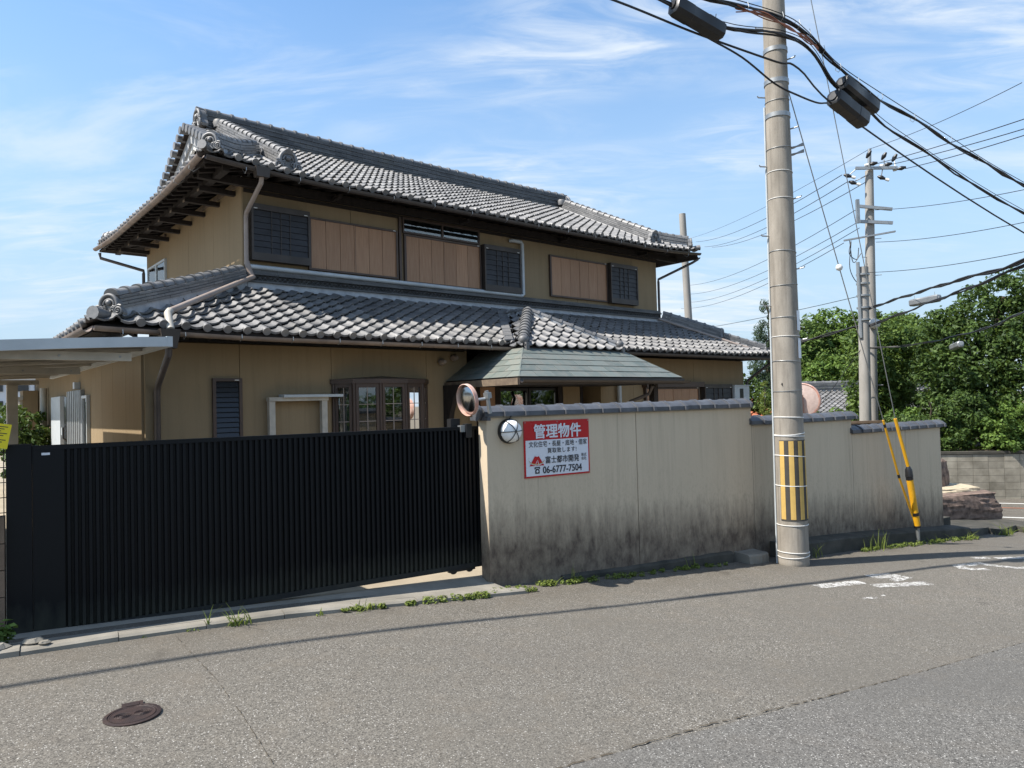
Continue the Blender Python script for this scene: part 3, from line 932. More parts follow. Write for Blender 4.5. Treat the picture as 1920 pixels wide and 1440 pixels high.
def field(parent, P0, X, Y, ncol, nrow, sel, cuts, sweep=None, indiv=None, eaves=True, mesh=None, emesh=None, m=None, eave_obj=True):
    """tile courses on a roof plane; near tiles and eave tiles are objects, the rest one joined part"""
    mesh = mesh or tile_me; emesh = emesh or eave_me; m = m or M['tile']
    P0, X, Y = Vec(P0), Vec(X).normalized(), Vec(Y).normalized()
    N_ = X.cross(Y)
    far_v, edge_v, edge_f = [], [], []
    for r in range(nrow):
        for c in range(ncol):
            p = P0 + X * (c * TW) + Y * (r * TE)
            ctr = p + X * TW / 2 + Y * TE / 2
            if not sel(ctr): continue
            cn = [p, p + X * TW, p + X * TW + Y * TLEN, p + Y * TLEN]
            out = False; edge = False
            for (co, no) in cuts:
                d = [(q - co).dot(no) for q in cn]
                if min(d) > 0: out = True
                elif max(d) > 0: edge = True
            if out: continue
            p = p + Vec((random.gauss(0, .0015), random.gauss(0, .0015), random.gauss(0, .0022)))
            if sweep: p = p + Z * sweep(ctr.x, ctr.y)
            rot = Matrix.Rotation(random.gauss(0, .006), 3, N_) @ Matrix.Rotation(random.gauss(0, .007), 3, X)
            Mx = (rot @ Matrix((X, Y, N_)).transposed()).to_4x4(); Mx.translation = p
            if edge:
                A = np.array(Mx)
                k = len(edge_v)
                vs = base_v if r or not eaves else np.array(tile_arrays(False)[0])
                edge_v.extend((vs @ A[:3, :3].T + A[:3, 3]).tolist())
                edge_f.extend([tuple(int(i) + k for i in f) for f in base_f])
            elif r == 0 and eaves and eave_obj:
                link('eave_tile', emesh, parent, Mx)
            elif indiv and indiv(ctr, r, c) and NIND[0] < 300:
                NIND[0] += 1
                link('roof_tile', mesh, parent, Mx)
            else:
                A = np.array(Mx)
                far_v.append(base_v @ A[:3, :3].T + A[:3, 3])
    if edge_v:
        bm = bmesh.new()
        bv = [bm.verts.new(v) for v in edge_v]
        for f in edge_f: bm.faces.new([bv[i] for i in f])
        for (co, no) in cuts:
            bmesh.ops.bisect_plane(bm, geom=bm.verts[:] + bm.edges[:] + bm.faces[:], plane_co=co, plane_no=no, clear_outer=True)
        me = bpy.data.meshes.new('cut_tile_run'); bm.to_mesh(me); bm.free(); me.materials.append(m)
        me.shade_smooth(); me.set_sharp_from_angle(angle=R(40))
        stuff(link('cut_tile_run', me, parent))
    if far_v:
        n_ = len(far_v); kv = len(base_v)
        vv = np.concatenate(far_v)
        ff = np.concatenate([base_f + i * kv for i in range(n_)])
        me = np_mesh('tile_courses', vv, ff, m)
        me.shade_smooth(); me.set_sharp_from_angle(angle=R(40))
        stuff(link('tile_courses', me, parent))


# ------------------------------------------------------------------ ridge pieces
def cap_arrays(L_, r, sq=.9):
    n_ = 10; vs = []
    def ring(x, g): return [(x, r * g * math.cos(math.pi * j / n_), r * g * sq * math.sin(math.pi * j / n_)) for j in range(n_ + 1)]
    vs = ring(-.01, .94) + ring(L_ - .05, 1.0) + ring(L_ - .048, 1.22) + ring(L_ + .006, 1.22)
    k = n_ + 1; fs = []
    for q in range(3): fs += [(q * k + j, (q + 1) * k + j, (q + 1) * k + j + 1, q * k + j + 1) for j in range(n_)]
    fs += [tuple(range(3 * k, 4 * k)), tuple(range(k))[::-1]]
    return vs, fs


cap_me = {}


def cap(L_, r):
    key = (round(L_, 3), round(r, 3))
    if key not in cap_me: cap_me[key] = arrays_mesh('ridge_tile', cap_arrays(L_, r), M['tile'], 40)
    return cap_me[key]


def ridge(parent, pts, w, layers, lh, r, plaster=0.0, seg=.27, flip=False, m='tile'):
    """a stacked tile ridge: plaster bed, flat courses, and a row of cap tiles along pts (first point = low end)"""
    pts = [Vec(p) for p in pts]
    if flip: pts = pts[::-1]
    cum = [0]
    for a, b in zip(pts[:-1], pts[1:]): cum.append(cum[-1] + (b - a).length)
    L_ = cum[-1]

    def at(d):
        d = max(0, min(L_, d))
        for i in range(len(pts) - 1):
            if d <= cum[i + 1] + 1e-9:
                f = (d - cum[i]) / max(1e-9, cum[i + 1] - cum[i])
                t_ = (pts[i + 1] - pts[i]).normalized()
                return pts[i].lerp(pts[i + 1], f), t_
        return pts[-1], (pts[-1] - pts[-2]).normalized()

    def fr(d):
        p, t_ = at(d)
        s_ = t_.cross(Z).normalized(); n_ = s_.cross(t_)
        return p, t_, s_, n_
    if plaster:
        mb = MB(); k = max(2, int(L_ / .3)); vs = []; fs = []
        for i in range(k + 1):
            p, t_, s_, n_ = fr(L_ * i / k)
            for (y, z_) in ((-w * .46, -.08), (-w * .40, plaster), (w * .40, plaster), (w * .46, -.08)): vs.append(p + s_ * y + n_ * z_)
            if i: q = (i - 1) * 4; fs += [(q + j, q + j + 1, q + j + 5, q + j + 4) for j in range(3)]
        mb.add(vs, [f[::-1] for f in fs]); mb.obj('plaster_bed', M['plaster'], parent, 60)
    mb = MB()
    for ly in range(layers):
        hw = w / 2 * (1.0 - .16 * ly / max(1, layers)) + (.006 if ly % 2 else -.004)
        z0 = plaster + ly * lh; z1 = z0 + lh - .006
        d = -(seg / 2 if ly % 2 else 0)
        while d < L_ - .01:
            a, b = max(0, d), min(L_, d + seg - .004)
            d += seg
            if b - a < .02: continue
            pa, ta, sa, na = fr(a); pb, tb, sb, nb = fr(b)
            j = random.uniform(-.003, .003)
            A = [pa - sa * (hw + j) + na * z0, pa + sa * (hw + j) + na * z0, pa + sa * (hw + j) * .98 + na * z1, pa - sa * (hw + j) * .98 + na * z1]
            B = [pb - sb * (hw + j) + nb * z0, pb + sb * (hw + j) + nb * z0, pb + sb * (hw + j) * .98 + nb * z1, pb - sb * (hw + j) * .98 + nb * z1]
            mb.hexa(A[::-1], B[::-1])
    if layers: stuff(mb.obj('ridge_courses', M[m], parent))
    zt = plaster + layers * lh
    k = max(1, round(L_ / seg)); sg = L_ / k
    for i in range(k):
        p, t_, s_, n_ = fr(i * sg); p2 = fr((i + 1) * sg)[0]
        t_ = (p2 - p).normalized(); s_ = t_.cross(Z).normalized(); n_ = s_.cross(t_)
        Mx = Matrix((-t_, -s_, n_)).transposed().to_4x4()
        Mx.translation = p2 + n_ * (zt + random.uniform(-.003, .003))
        link('ridge_tile', cap(sg, r), parent, Mx)
    return fr(0), zt


def oni_arrays():
    mb = MB()
    pts = [(-.27, 0), (-.29, .05), (-.25, .12), (-.20, .15)]
    pts += [(.19 * math.cos(math.pi * (1 - i / 12)), .20 + .20 * math.sin(math.pi * i / 12)) for i in range(13)]
    pts += [(.20, .15), (.25, .12), (.29, .05), (.27, 0), (.12, .03), (-.12, .03)]
    mb.prism([(x, -.04, z_) for x, z_ in pts][::-1], (0, .12, 0))
    arc = [(.175 * math.cos(math.pi * (1 - i / 14)), -.055, .20 + .185 * math.sin(math.pi * i / 14)) for i in range(15)]
    mb.tube([(-.175, -.055, .13)] + arc + [(.175, -.055, .13)], .036, 8)
    arc = [(.11 * math.cos(math.pi * (1 - i / 10)), -.06, .20 + .10 * math.sin(math.pi * i / 10)) for i in range(11)]
    mb.tube(arc, .020, 6)
    for sgn in (-1, 1):
        sp = []
        for i in range(34):
            a = i / 33 * 2.2 * 2 * math.pi; rr = .105 * (1 - i / 36)
            sp.append((sgn * (.205 + rr * math.cos(a + 1.0)), -.062 - .03 * i / 33, .085 + rr * math.sin(a + 1.0)))
        mb.tube(sp, [.026 * (1 - i / 60) for i in range(34)], 6)
        sp = []
        for i in range(20):
            a = i / 19 * 1.4 * 2 * math.pi; rr = .05 * (1 - i / 24)
            sp.append((sgn * (.085 + rr * math.cos(-a + 2)), -.062 - .02 * i / 19, .13 + rr * math.sin(-a + 2)))
        mb.tube(sp, .014, 5)
    mb.lathe([(.001, .035), (.055, .04), (.06, .07), (.04, .10), (.001, .11)], 14, (0, 0, .24), 'y')
    return mb.v, mb.f


oni_me = arrays_mesh('ridge_end_ornament', oni_arrays(), M['tile'], 50)


def oni(parent, p, face, s, disc=True):
    f = Vec((face[0], face[1], 0)).normalized()
    x = Vec((-f.y, f.x, 0))
    Mx = Matrix((x, -f, Z)).transposed().to_4x4() @ Matrix.Diagonal((s, s, s, 1)); Mx.translation = Vec(p)
    # keep a right handed frame
    if Mx.to_3x3().determinant() < 0: Mx = Mx @ Matrix.Diagonal((-1, 1, 1, 1))
    return link('ridge_end_ornament', oni_me, parent, Mx)


# ------------------------------------------------------------------ upper roof
UW, UD = 11.2, 6.3
EU0, EU1, EV0, EV1 = -.85, 12.05, -.76, UD + .76
PU = .49
EZ = 5.655
GL = .02                                  # gable tile edge (left); mirrored on the right
upper = MB()


def mirU(u_): return UW - u_
def upz(V_): return EZ + PU * (V_ - EV0)
def usw(u_, v_):
    a = max(0, 1 - min(u_ - EU0, EU1 - u_) / 2.2); b = max(0, 1 - min(v_ - EV0, EV1 - v_) / 2.2)
    return .13 * (a * b) ** 1.4


VR = UD / 2
HV = GL - EU0 + EV0                       # V where the hip meets the gable edge
T_ = .055


def slab(mb, poly, th):                   # poly in plan with z; slab hangs below
    mb.prism([Vec(p) - Z * th for p in poly], (0, 0, th * .9))


deck = MB()
for sgn in (0, 1):
    fv = (lambda v_: v_) if not sgn else (lambda v_: UD - v_)
    P = [(EU0, EV0), (EU1, EV0), (mirU(GL), HV), (mirU(GL), VR), (GL, VR), (GL, HV)]
    poly = [(u_, fv(v_), upz(v_)) for u_, v_ in P]
    if sgn: poly = poly[::-1]
    slab(deck, poly, T_)
for sgn in (0, 1):
    fu = (lambda u_: u_) if not sgn else mirU
    gw = .42
    k = gw - EU0
    P = [(EU0, EV0), (gw, EV0 + k), (gw, EV1 - k), (EU0, EV1)]
    poly = [(fu(u_), v_, EZ + PU * (u_ - EU0) - .004) for u_, v_ in P]
    if not sgn: poly = poly[::-1]
    slab(deck, poly, T_)
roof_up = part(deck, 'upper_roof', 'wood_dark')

hipL = (Vec((EU0, EV0, 0)), Vec((-1, 1, 0)).normalized())
hipR = (Vec((EU1, EV0, 0)), Vec((1, 1, 0)).normalized())
c_gl = (Vec((GL + .30, 0, 0)), Vec((-1, 0, 0)))
c_gr = (Vec((mirU(GL) - .30, 0, 0)), Vec((1, 0, 0)))
Ydir = Vec((0, 1, PU))
nc = int((EU1 - EU0) / TW) + 1
nr = int((VR - EV0) * math.hypot(1, PU) / TE) + 1
field(roof_up, (EU0 + .02, EV0 - .03, EZ - .015), (1, 0, 0), Ydir, nc, nr, lambda p: p.y < HV, [hipL, hipR], usw)
field(roof_up, (EU0 + .02, EV0 - .03, EZ - .015), (1, 0, 0), Ydir, nc, nr, lambda p: HV <= p.y < VR - .05, [c_gl, c_gr], usw, eaves=False)
# left and right skirts
hL2 = (Vec((EU0, EV0, 0)), Vec((1, -1, 0)).normalized())
hL3 = (Vec((EU0, EV1, 0)), Vec((1, 1, 0)).normalized())
field(roof_up, (EU0 - .03, EV1 - .02, EZ - .015), (0, -1, 0), (1, 0, PU), int((EV1 - EV0) / TW) + 1, 6, lambda p: p.x < .36, [hL2, hL3], usw)
hR2 = (Vec((EU1, EV0, 0)), Vec((-1, -1, 0)).normalized())
hR3 = (Vec((EU1, EV1, 0)), Vec((-1, 1, 0)).normalized())
field(roof_up, (EU1 + .03, EV0 + .02, EZ - .015), (0, 1, 0), (-1, 0, PU), int((EV1 - EV0) / TW) + 1, 6, lambda p: p.x > UW - .36, [hR2, hR3], usw, eave_obj=False, eaves=False)
# gables, barge boards, sleeve tiles
slv = MB()
slv.lathe([(.001, 0), (.080, .001), (.084, .025), (.074, .027), (.066, .36), (.001, .365)], 16, (0, 0, 0), 'x')
slv_me = slv.mesh('sleeve_tile', M['tile'], 40)
for side in (0, 1):
    fu = (lambda u_: u_) if not side else mirU
    gz0 = EZ + PU * (.42 - EU0) - .02
    half = (upz(VR) - .08 - gz0) / PU
    mb = MB(); g = [(fu(.42), VR - half, gz0), (fu(.42), VR + half, gz0), (fu(.42), VR, upz(VR) - .08)]
    mb.prism(g, (.05 if not side else -.05, 0, 0)); part(mb, 'gable_wall', 'white', roof_up)
    for sgn in (-1, 1):
        for (u0, u1, dz0, dz1, mm_) in ((.10, .14, -.30, -.075, 'plaster'), (.145, .20, -.42, -.08, 'white'), (.28, .32, -.50, -.30, 'white'), (.35, .38, -.62, -.44, 'plaster')):
            mb = MB(); vb = VR + sgn * (VR - HV - .05); zb_ = upz(HV + .05)
            hx = []
            for u_ in (u0, u1):
                hx.append([(fu(u_), VR, upz(VR) + dz0), (fu(u_), vb, max(zb_ + dz0, zb_ - .5)), (fu(u_), vb, zb_ + dz1), (fu(u_), VR, upz(VR) + dz1)])
            mb.hexa(hx[0], hx[1]); part(mb, 'barge_board', mm_, roof_up)
        # sleeve tiles down both slopes
        n_ = int((VR - HV) * math.hypot(1, PU) / .232)
        for i in range(n_ + 1):
            v_ = VR - .12 - i * .208
            zz = upz(v_) + .018
            vv = v_ if sgn < 0 else UD - v_
            Mx = Matrix.Translation((fu(GL - .10), vv, zz + random.uniform(-.004, .004)))
            if side: Mx = Mx @ Matrix.Rotation(math.pi, 4, 'Z')
            link('sleeve_tile', slv_me, roof_up, Mx)
        vv0, vv1 = (VR - .12, HV + .10) if sgn < 0 else (UD - VR + .12, UD - HV - .10)
        if sgn < 0:
            ridge(roof_up, [(fu(.355), vv1, upz(HV + .10) + .03), (fu(.355), vv0, upz(VR - .12) + .03)], .14, 0, .03, .068, 0, .21)
# main ridge
rz = upz(VR) - .03
RP = [(GL + .36 + (UW - 2 * GL - .72) * i / 12, VR, rz - .03 + .05 * abs((i - 6) / 6) ** 2.5) for i in range(13)]
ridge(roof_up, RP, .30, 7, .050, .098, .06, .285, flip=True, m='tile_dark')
for x_, fdir in ((GL + .27, -1), (mirU(GL) - .27, 1)):
    oni(roof_up, (x_, VR, rz + .06), (fdir, 0), 1.0)
    mb = MB()
    for k in range(3): mb.tube([(x_ - fdir * .10, VR - .13, rz + .16 + k * .075), (x_ + fdir * .06, VR - .13, rz + .17 + k * .075)], .040, 10)
    mb.tube([(x_ - fdir * .12, VR, rz + .45), (x_ + fdir * .08, VR, rz + .47)], .055, 12)
    part(mb, 'ridge_end_roll', 'tile', roof_up, 40)
# descending ridges and hip ridges
for side in (0, 1):
    fu = (lambda u_: u_) if not side else mirU
    ku = .62
    lo, hi = (fu(ku), -.38, upz(-.38) + .03), (fu(ku), VR - .30, upz(VR - .30) + .03)
    ridge(roof_up, [lo, hi], .24, 5, .045, .080, .03, .235)
    mb = MB(); mb.lathe([(.001, -.01), (.13, 0), (.14, .10), (.12, .16), (.001, .17)], 14, (fu(ku), VR - .22, upz(VR - .30) + .20), 'z'); part(mb, 'ridge_head', 'tile', roof_up, 50)
    mb = MB(); mb.tube([(fu(ku) - .17, -.25, upz(-.25) + .055), (fu(ku) - .17, VR - .3, upz(VR - .3) + .055)], .05, 10); part(mb, 'ridge_foot_roll', 'tile', roof_up, 40)
    oni(roof_up, (fu(ku), -.44, upz(-.44) + .02), (0, -1), .82)
    q0 = Vec((fu(EU0 + .20), EV0 + .20, upz(EV0 + .20) + .16)); q1 = Vec((fu(GL + .42), HV + .38, upz(HV + .38) + .06))
    mid = (q0 + q1) / 2 - Z * .055
    ridge(roof_up, catmull([q0, mid, q1], 5), .20, 4, .045, .062, .03, .20)
    oni(roof_up, q0 + Vec(((-.05 if not side else .05), -.05, -.06)), ((-1 if not side else 1), -1), .66)
    mb = MB(); a_ = Vec((fu(EU0 + .12), EV0 + .12, upz(EV0 + .12) + .12)); b_ = Vec((fu(EU0 - .05), EV0 - .05, EZ + .20))
    mb.tube([a_, b_], [.055, .075], 12); part(mb, 'corner_roll', 'tile', roof_up, 40)
    rb = UD - (EV0 + .20)
    ridge(roof_up, [(fu(EU0 + .2), rb, upz(EV0 + .2) + .10), (fu(GL + .4), UD - HV - .38, upz(HV + .38) + .05)], .20, 3, .045, .062, .03, .22)
    oni(roof_up, (fu(EU0 + .14), rb + .06, upz(EV0 + .2) + .06), ((-1 if not side else 1), 1), .6)

# eave timbers
def taruki(u_, v0, v1, ax):
    pass


raf = MB(); raf.box(-.022, .022, 0, 1, -.06, 0)
raf_me = raf.mesh('rafter', M['wood_dark'])
n_ = int((EU1 - EU0 - .4) / .303)
for i in range(n_ + 1):
    u_ = EU0 + .2 + i * .303
    d_ = max(0.0, min(1.0, min(u_ - EU0, EU1 - u_) / 1.0))
    L_ = .80
    Mx = Matrix(((1, 0, 0, u_), (0, L_, 0, EV0 + .06), (0, L_ * PU, 1, upz(EV0 + .06) - T_ - .003 + usw(u_, EV0) * .6), (0, 0, 0, 1)))
    link('rafter', raf_me, roof_up, Mx)
for i in range(int((EV1 - EV0 - .4) / .303) + 1):
    v_ = EV0 + .2 + i * .303
    L_ = .80
    Mx = Matrix(((0, L_, 0, EU0 + .06), (1, 0, 0, v_), (0, L_ * PU, 1, upz(EV0 + .06) - T_ - .003), (0, 0, 0, 1)))
    link('rafter', raf_me, roof_up, Mx)
mb = MB(); mb.beam((-.48, EV0 + .1, 5.62), (-.48, EV1 - .1, 5.62), .11, .13); part(mb, 'eave_purlin', 'wood_dark', roof_up)
mb = MB(); mb.beam((EU0 + .1, -.10, 5.60), (EU1 - .1, -.10, 5.60), .10, .13); part(mb, 'eave_purlin', 'wood_dark', roof_up)
for i in range(8):
    v_ = .35 + i * .82
    mb = MB(); mb.box(-.60, .0, v_ - .045, v_ + .045, 5.47, 5.55); part(mb, 'eave_bracket', 'wood_dark', roof_up)
    mb = MB(); mb.box(-.615, -.603, v_ - .047, v_ + .047, 5.466, 5.50); part(mb, 'bracket_cap', 'bracket', roof_up)
for i in range(4):
    u_ = 1.6 + i * 2.9
    mb = MB(); mb.box(u_ - .035, u_ + .035, -.45, -.152, 5.53, 5.59); part(mb, 'eave_bracket', 'wood_dark', roof_up)


def gutter(pts, r=.058, m='gutter', parent=None):
    mb = MB(); pts = [Vec(p) for p in pts]; n_ = 9; vs = []; fs = []
    for i, p in enumerate(pts):
        t_ = (pts[min(i + 1, len(pts) - 1)] - pts[max(0, i - 1)]).normalized(); s_ = t_.cross(Z).normalized()
        for rr in (r, r - .006):
            for j in range(n_):
                a = math.pi + math.pi * j / (n_ - 1)
                vs.append(p + s_ * math.cos(a) * rr + Z * math.sin(a) * rr)
    k = 2 * n_
    for i in range(len(pts) - 1):
        for j in range(n_ - 1):
            a = i * k + j
            fs.append((a, a + 1, a + k + 1, a + k)); a += n_; fs.append((a + k, a + k + 1, a + 1, a))
        for j in (0, n_ - 1):
            a = i * k + j; fs.append((a, a + k, a + k + n_, a + n_))
    for i in (0, len(pts) - 1): fs.append(tuple(i * k + j for j in range(n_)) + tuple(i * k + 2 * n_ - 1 - j for j in range(n_)))
    mb.add(vs, fs)
    return mb.obj('gutter', M[m], parent or house, 40)


gv = EV0 - .07
g1 = gutter([(EU0 + (EU1 - EU0) * i / 24, gv, EZ - .075 + usw(EU0 + (EU1 - EU0) * i / 24, EV0) * .8) for i in range(25)])
g2 = gutter([(EU0 - .07, EV0 - .07 + (EV1 - EV0 + .14) * i / 16, EZ - .075 + usw(EU0, EV0 + (EV1 - EV0) * i / 16) * .8) for i in range(17)], m='gutter_worn')
hk = MB(); hk.tube([(0, -.062, .02), (0, -.07, -.03), (0, 0, -.064), (0, .06, -.01), (0, .10, .03)], .0055, 5); hk_me = hk.mesh('gutter_hook', M['steel'])
for i in range(14): link('gutter_hook', hk_me, g1, Matrix.Translation((EU0 + .6 + i * .9, gv, EZ - .075)))
for i in range(9): link('gutter_hook', hk_me, g2, Matrix.Translation((EU0 - .07, EV0 + .3 + i * .82, EZ - .075)) @ Matrix.Rotation(R(-90), 4, 'Z'))
g3 = gutter([(EU1 + .07, EV0, EZ - .05), (EU1 + .07, EV1, EZ - .05)])

# ------------------------------------------------------------------ upper walls
def panel_wall(joints, v0, v1, z0, z1, axis, name='wall_panel', m='house', gap=.007):
    for a, b in zip(joints[:-1], joints[1:]):
        mb = MB()
        if axis == 'u': mb.box(a + gap / 2, b - gap / 2, v0, v1, z0, z1)
        else: mb.box(v0, v1, a + gap / 2, b - gap / 2, z0, z1)
        part(mb, name, m)


mb = MB(); mb.box(.02, UW - .02, .02, UD - .02, 3.3, 5.75); part(mb, 'upper_core', 'joint')
panel_wall([0, 2.03, 3.12, 5.12, 6.3, 8.1, 10.16, UW], 0, .03, 3.7, 5.72, 'u')
panel_wall([.031, 1.51, 3.04, 4.5, UD], -.0, .03, 3.7, 5.72, 'v')
panel_wall([.031, 3.0, UD], UW - .03, UW, 3.7, 5.72, 'v')
panel_wall([.031, 4, 8, UW - .031], UD - .03, UD, 3.7, 5.72, 'u')
mb = MB(); mb.box(-.045, -.002, -.03, 2.45, 5.60, 5.66); part(mb, 'wall_head_trim', 'bracket')
mb = MB(); mb.box(-.045, -.002, 4.6, UD, 5.60, 5.66); part(mb, 'wall_head_trim', 'bracket')
mb = MB(); mb.box(.02, UW - .02, -.03, -.002, 5.47, 5.53); part(mb, 'wall_head_trim', 'wood_dark')


def storm_shutter(u0, u1, z0, z1, v_, panels=2, boards=3, proud=.06):
    f = MB(); w_ = .035
    f.box(u0, u1, v_ - proud, v_ - .002, z0, z0 + w_).box(u0, u1, v_ - proud, v_ - .002, z1 - w_, z1)
    f.box(u0, u0 + w_, v_ - proud, v_ - .002, z0 + w_, z1 - w_).box(u1 - w_, u1, v_ - proud, v_ - .002, z0 + w_, z1 - w_)
    o = part(f, 'storm_shutter', 'frame_brown')
    pw = (u1 - u0 - 2 * w_) / panels
    for p_ in range(panels):
        a = u0 + w_ + p_ * pw; off = .012 if p_ % 2 else 0
        bw = (pw - .03) / boards
        for k in range(boards):
            mb = MB(); x0 = a + .015 + k * bw
            mb.box(x0 + .004, x0 + bw - .004, v_ - proud + .012 + off, v_ - .01, z0 + w_ + .003, z1 - w_ - .003); mb.obj('shutter_board', M['board'], o)
        mb = MB(); mb.box(a + .001, a + .014, v_ - proud + .004 + off, v_ - .012, z0 + w_, z1 - w_); mb.obj('shutter_stile', M['frame_brown'], o)
        mb = MB(); mb.box(a + pw - .014, a + pw - .001, v_ - proud + .004 + off, v_ - .012, z0 + w_, z1 - w_); mb.obj('shutter_stile', M['board'], o)
    mb = MB(); mb.box(u0 + w_, u1 - w_, v_ - .009, v_ - .003, z0 + w_, z1 - w_); mb.obj('shutter_back', M['joint'], o)
    mb = MB(); mb.box(u1 - .10, u1 - .05, v_ - proud - .004, v_ - proud - .001, z1 - .024, z1 - .010); mb.obj('maker_label', M['white'], o)
    return o


def shutter_box(u0, u1, z0, z1, v_, proud=.15, labels=True, foot=.13):
    f = MB()
    f.box(u0, u1, v_ - proud, v_ - .002, z1 - .10, z1).box(u0, u1, v_ - proud, v_ - .002, z0, z0 + foot)
    f.box(u0, u0 + .035, v_ - proud, v_ - .002, z0 + foot, z1 - .10).box(u1 - .035, u1, v_ - proud, v_ - .002, z0 + foot, z1 - .10)
    o = part(f, 'shutter_box', 'shutter_frame')
    W_ = u1 - u0 - .07
    cols_ = [0, .32, .49, .66, 1.0]; rows = 7
    for a, b in zip(cols_[:-1], cols_[1:]):
        for k in range(rows):
            hh = (z1 - .10 - z0 - foot) / rows
            mb = MB(); x0, x1 = u0 + .035 + a * W_ + .004, u0 + .035 + b * W_ - .004
            za, zb2 = z0 + foot + k * hh, z0 + foot + (k + 1) * hh - .005
            mb.hexa([(x0, v_ - .03, za), (x0, v_ - .03, zb2), (x1, v_ - .03, zb2), (x1, v_ - .03, za)], [(x0, v_ - proud + .014, za), (x0, v_ - proud + .026, zb2), (x1, v_ - proud + .026, zb2), (x1, v_ - proud + .014, za)])
            mb.obj('louvre_board', M['shutter_dark'], o)
    for a in cols_[1:-1]:
        mb = MB(); x0 = u0 + .035 + a * W_; mb.box(x0 - .006, x0 + .006, v_ - proud + .006, v_ - .04, z0 + foot, z1 - .10); mb.obj('louvre_bar', M['shutter_frame'], o)
    if labels:
        for x0 in (u0 + .04, u1 - .11):
            mb = MB(); mb.box(x0, x0 + .06, v_ - proud - .004, v_ - proud - .001, z1 - .09, z1 - .076); mb.obj('maker_label', M['white'], o)
    return o


shutter_box(.10, 1.15, 4.30, 5.27, 0)
storm_shutter(1.16, 3.02, 4.25, 5.21, 0)
mb = MB(); mb.box(3.06, 3.11, -.05, -.002, 4.2, 5.5); part(mb, 'window_post', 'frame_brown')
storm_shutter(3.17, 5.10, 4.20, 5.17, 0)
shutter_box(5.13, 6.17, 4.20, 5.20, 0)
storm_shutter(7.16, 9.16, 4.24, 5.22, 0)
shutter_box(9.19, 10.24, 4.22, 5.24, 0)
# transom window above the middle shutter
tr = MB(); tr.box(3.15, 5.08, -.05, -.002, 5.47, 5.51).box(3.15, 5.08, -.05, -.002, 5.19, 5.23).box(3.15, 3.18, -.05, -.002, 5.23, 5.47).box(5.05, 5.08, -.05, -.002, 5.23, 5.47).box(4.09, 4.13, -.05, -.002, 5.23, 5.47)
tro = part(tr, 'transom_window', 'frame_brown')
for a, b in ((3.18, 4.09), (4.13, 5.05)):
    mb = MB(); mb.box(a, b, -.028, -.024, 5.23, 5.47); mb.obj('pane', M['glass'], tro)
    mb = MB(); mb.box(a, b, -.008, -.004, 5.23, 5.47); mb.obj('room_behind', M['room'], tro)
# window on the left wall of the upper floor
sw_ = MB()
sw_.box(-.05, -.002, 4.62, 4.66, 4.3, 5.12).box(-.05, -.002, 6.04, 6.08, 4.3, 5.12).box(-.05, -.002, 4.66, 6.04, 5.08, 5.12).box(-.05, -.002, 4.66, 6.04, 4.3, 4.35).box(-.05, -.01, 5.32, 5.38, 4.35, 5.08)
swo = part(sw_, 'side_window', 'pipe_white')
for a, b in ((4.66, 5.32), (5.38, 6.04)):
    mb = MB(); mb.box(-.03, -.026, a, b, 4.35, 5.08); mb.obj('pane', M['glass'], swo)
    mb = MB(); mb.box(-.012, -.006, a, b, 4.35, 5.08); mb.obj('room_behind', M['curtain'] if a > 5 else M['room'], swo)

# ------------------------------------------------------------------ lower roof
LU0, LU1, LV0 = -2.65, 13.10, -2.30
LZ, PL = 2.825, .45
LV1 = 9.2


def loz(v_): return LZ + PL * (v_ - LV0)


JZ = loz(0)
PLl = (JZ - LZ) / (0 - LU0); PLr = (JZ - LZ) / (LU1 - UW)


def lsw(u_, v_):
    a = max(0, 1 - min(u_ - LU0, LU1 - u_) / 2.0); b = max(0, 1 - (v_ - LV0) / 2.0)
    return .07 * (a * b) ** 1.4


deck = MB()
slab(deck, [(LU0, LV0, LZ), (LU1, LV0, LZ), (UW, 0, JZ), (0, 0, JZ)], .09)
slab(deck, [(LU0, LV1, LZ), (LU0, LV0, LZ), (0, 0, JZ), (0, LV1, JZ)], .088)
slab(deck, [(LU1, LV0, LZ), (LU1, UD + 1, LZ), (UW, UD + 1, JZ), (UW, 0, JZ)], .088)
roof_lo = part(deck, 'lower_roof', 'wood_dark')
hl = Vec((0 - LU0, 0 - LV0, 0)); hln = Vec((-hl.y, hl.x, 0)).normalized()
hr = Vec((UW - LU1, 0 - LV0, 0)); hrn = Vec((hr.y, -hr.x, 0)).normalized()
cutl, cutr = (Vec((LU0, LV0, 0)), hln), (Vec((LU1, LV0, 0)), hrn)
PU0, PU1, PV0 = 3.88, 6.58, -2.72         # tiled porch hip: left, right, front eave


def porch_clear(p):                       # main field stops where the porch roof stands over it
    zl = 2.745 + .60 * min(p.x - PU0, PU1 - p.x)
    return not (PU0 - .02 < p.x < PU1 + .02 and zl > p.z - .02)


nc = int((LU1 - LU0) / TW) + 1
nr = int(-LV0 * math.hypot(1, PL) / TE) + 1
field(roof_lo, (LU0 + .03, LV0 - .03, LZ - .015), (1, 0, 0), (0, 1, PL), nc, nr, lambda p: p.y < -.10 and porch_clear(p), [cutl, cutr], lsw,
      indiv=lambda p, r, c: p.x < 3.95)
field(roof_lo, (LU0 - .03, LV1, LZ - .015), (0, -1, 0), (1, 0, PLl), int((LV1 - LV0) / TW) + 1, 12, lambda p: p.x < -.12, [(cutl[0], -cutl[1])], lsw, eave_obj=True)
field(roof_lo, (LU1 + .03, LV0, LZ - .015), (0, 1, 0), (-1, 0, PLr), int((UD + 1 - LV0) / TW) + 1, 9, lambda p: p.x > UW + .12, [(cutr[0], -cutr[1])], lsw, eaves=False)
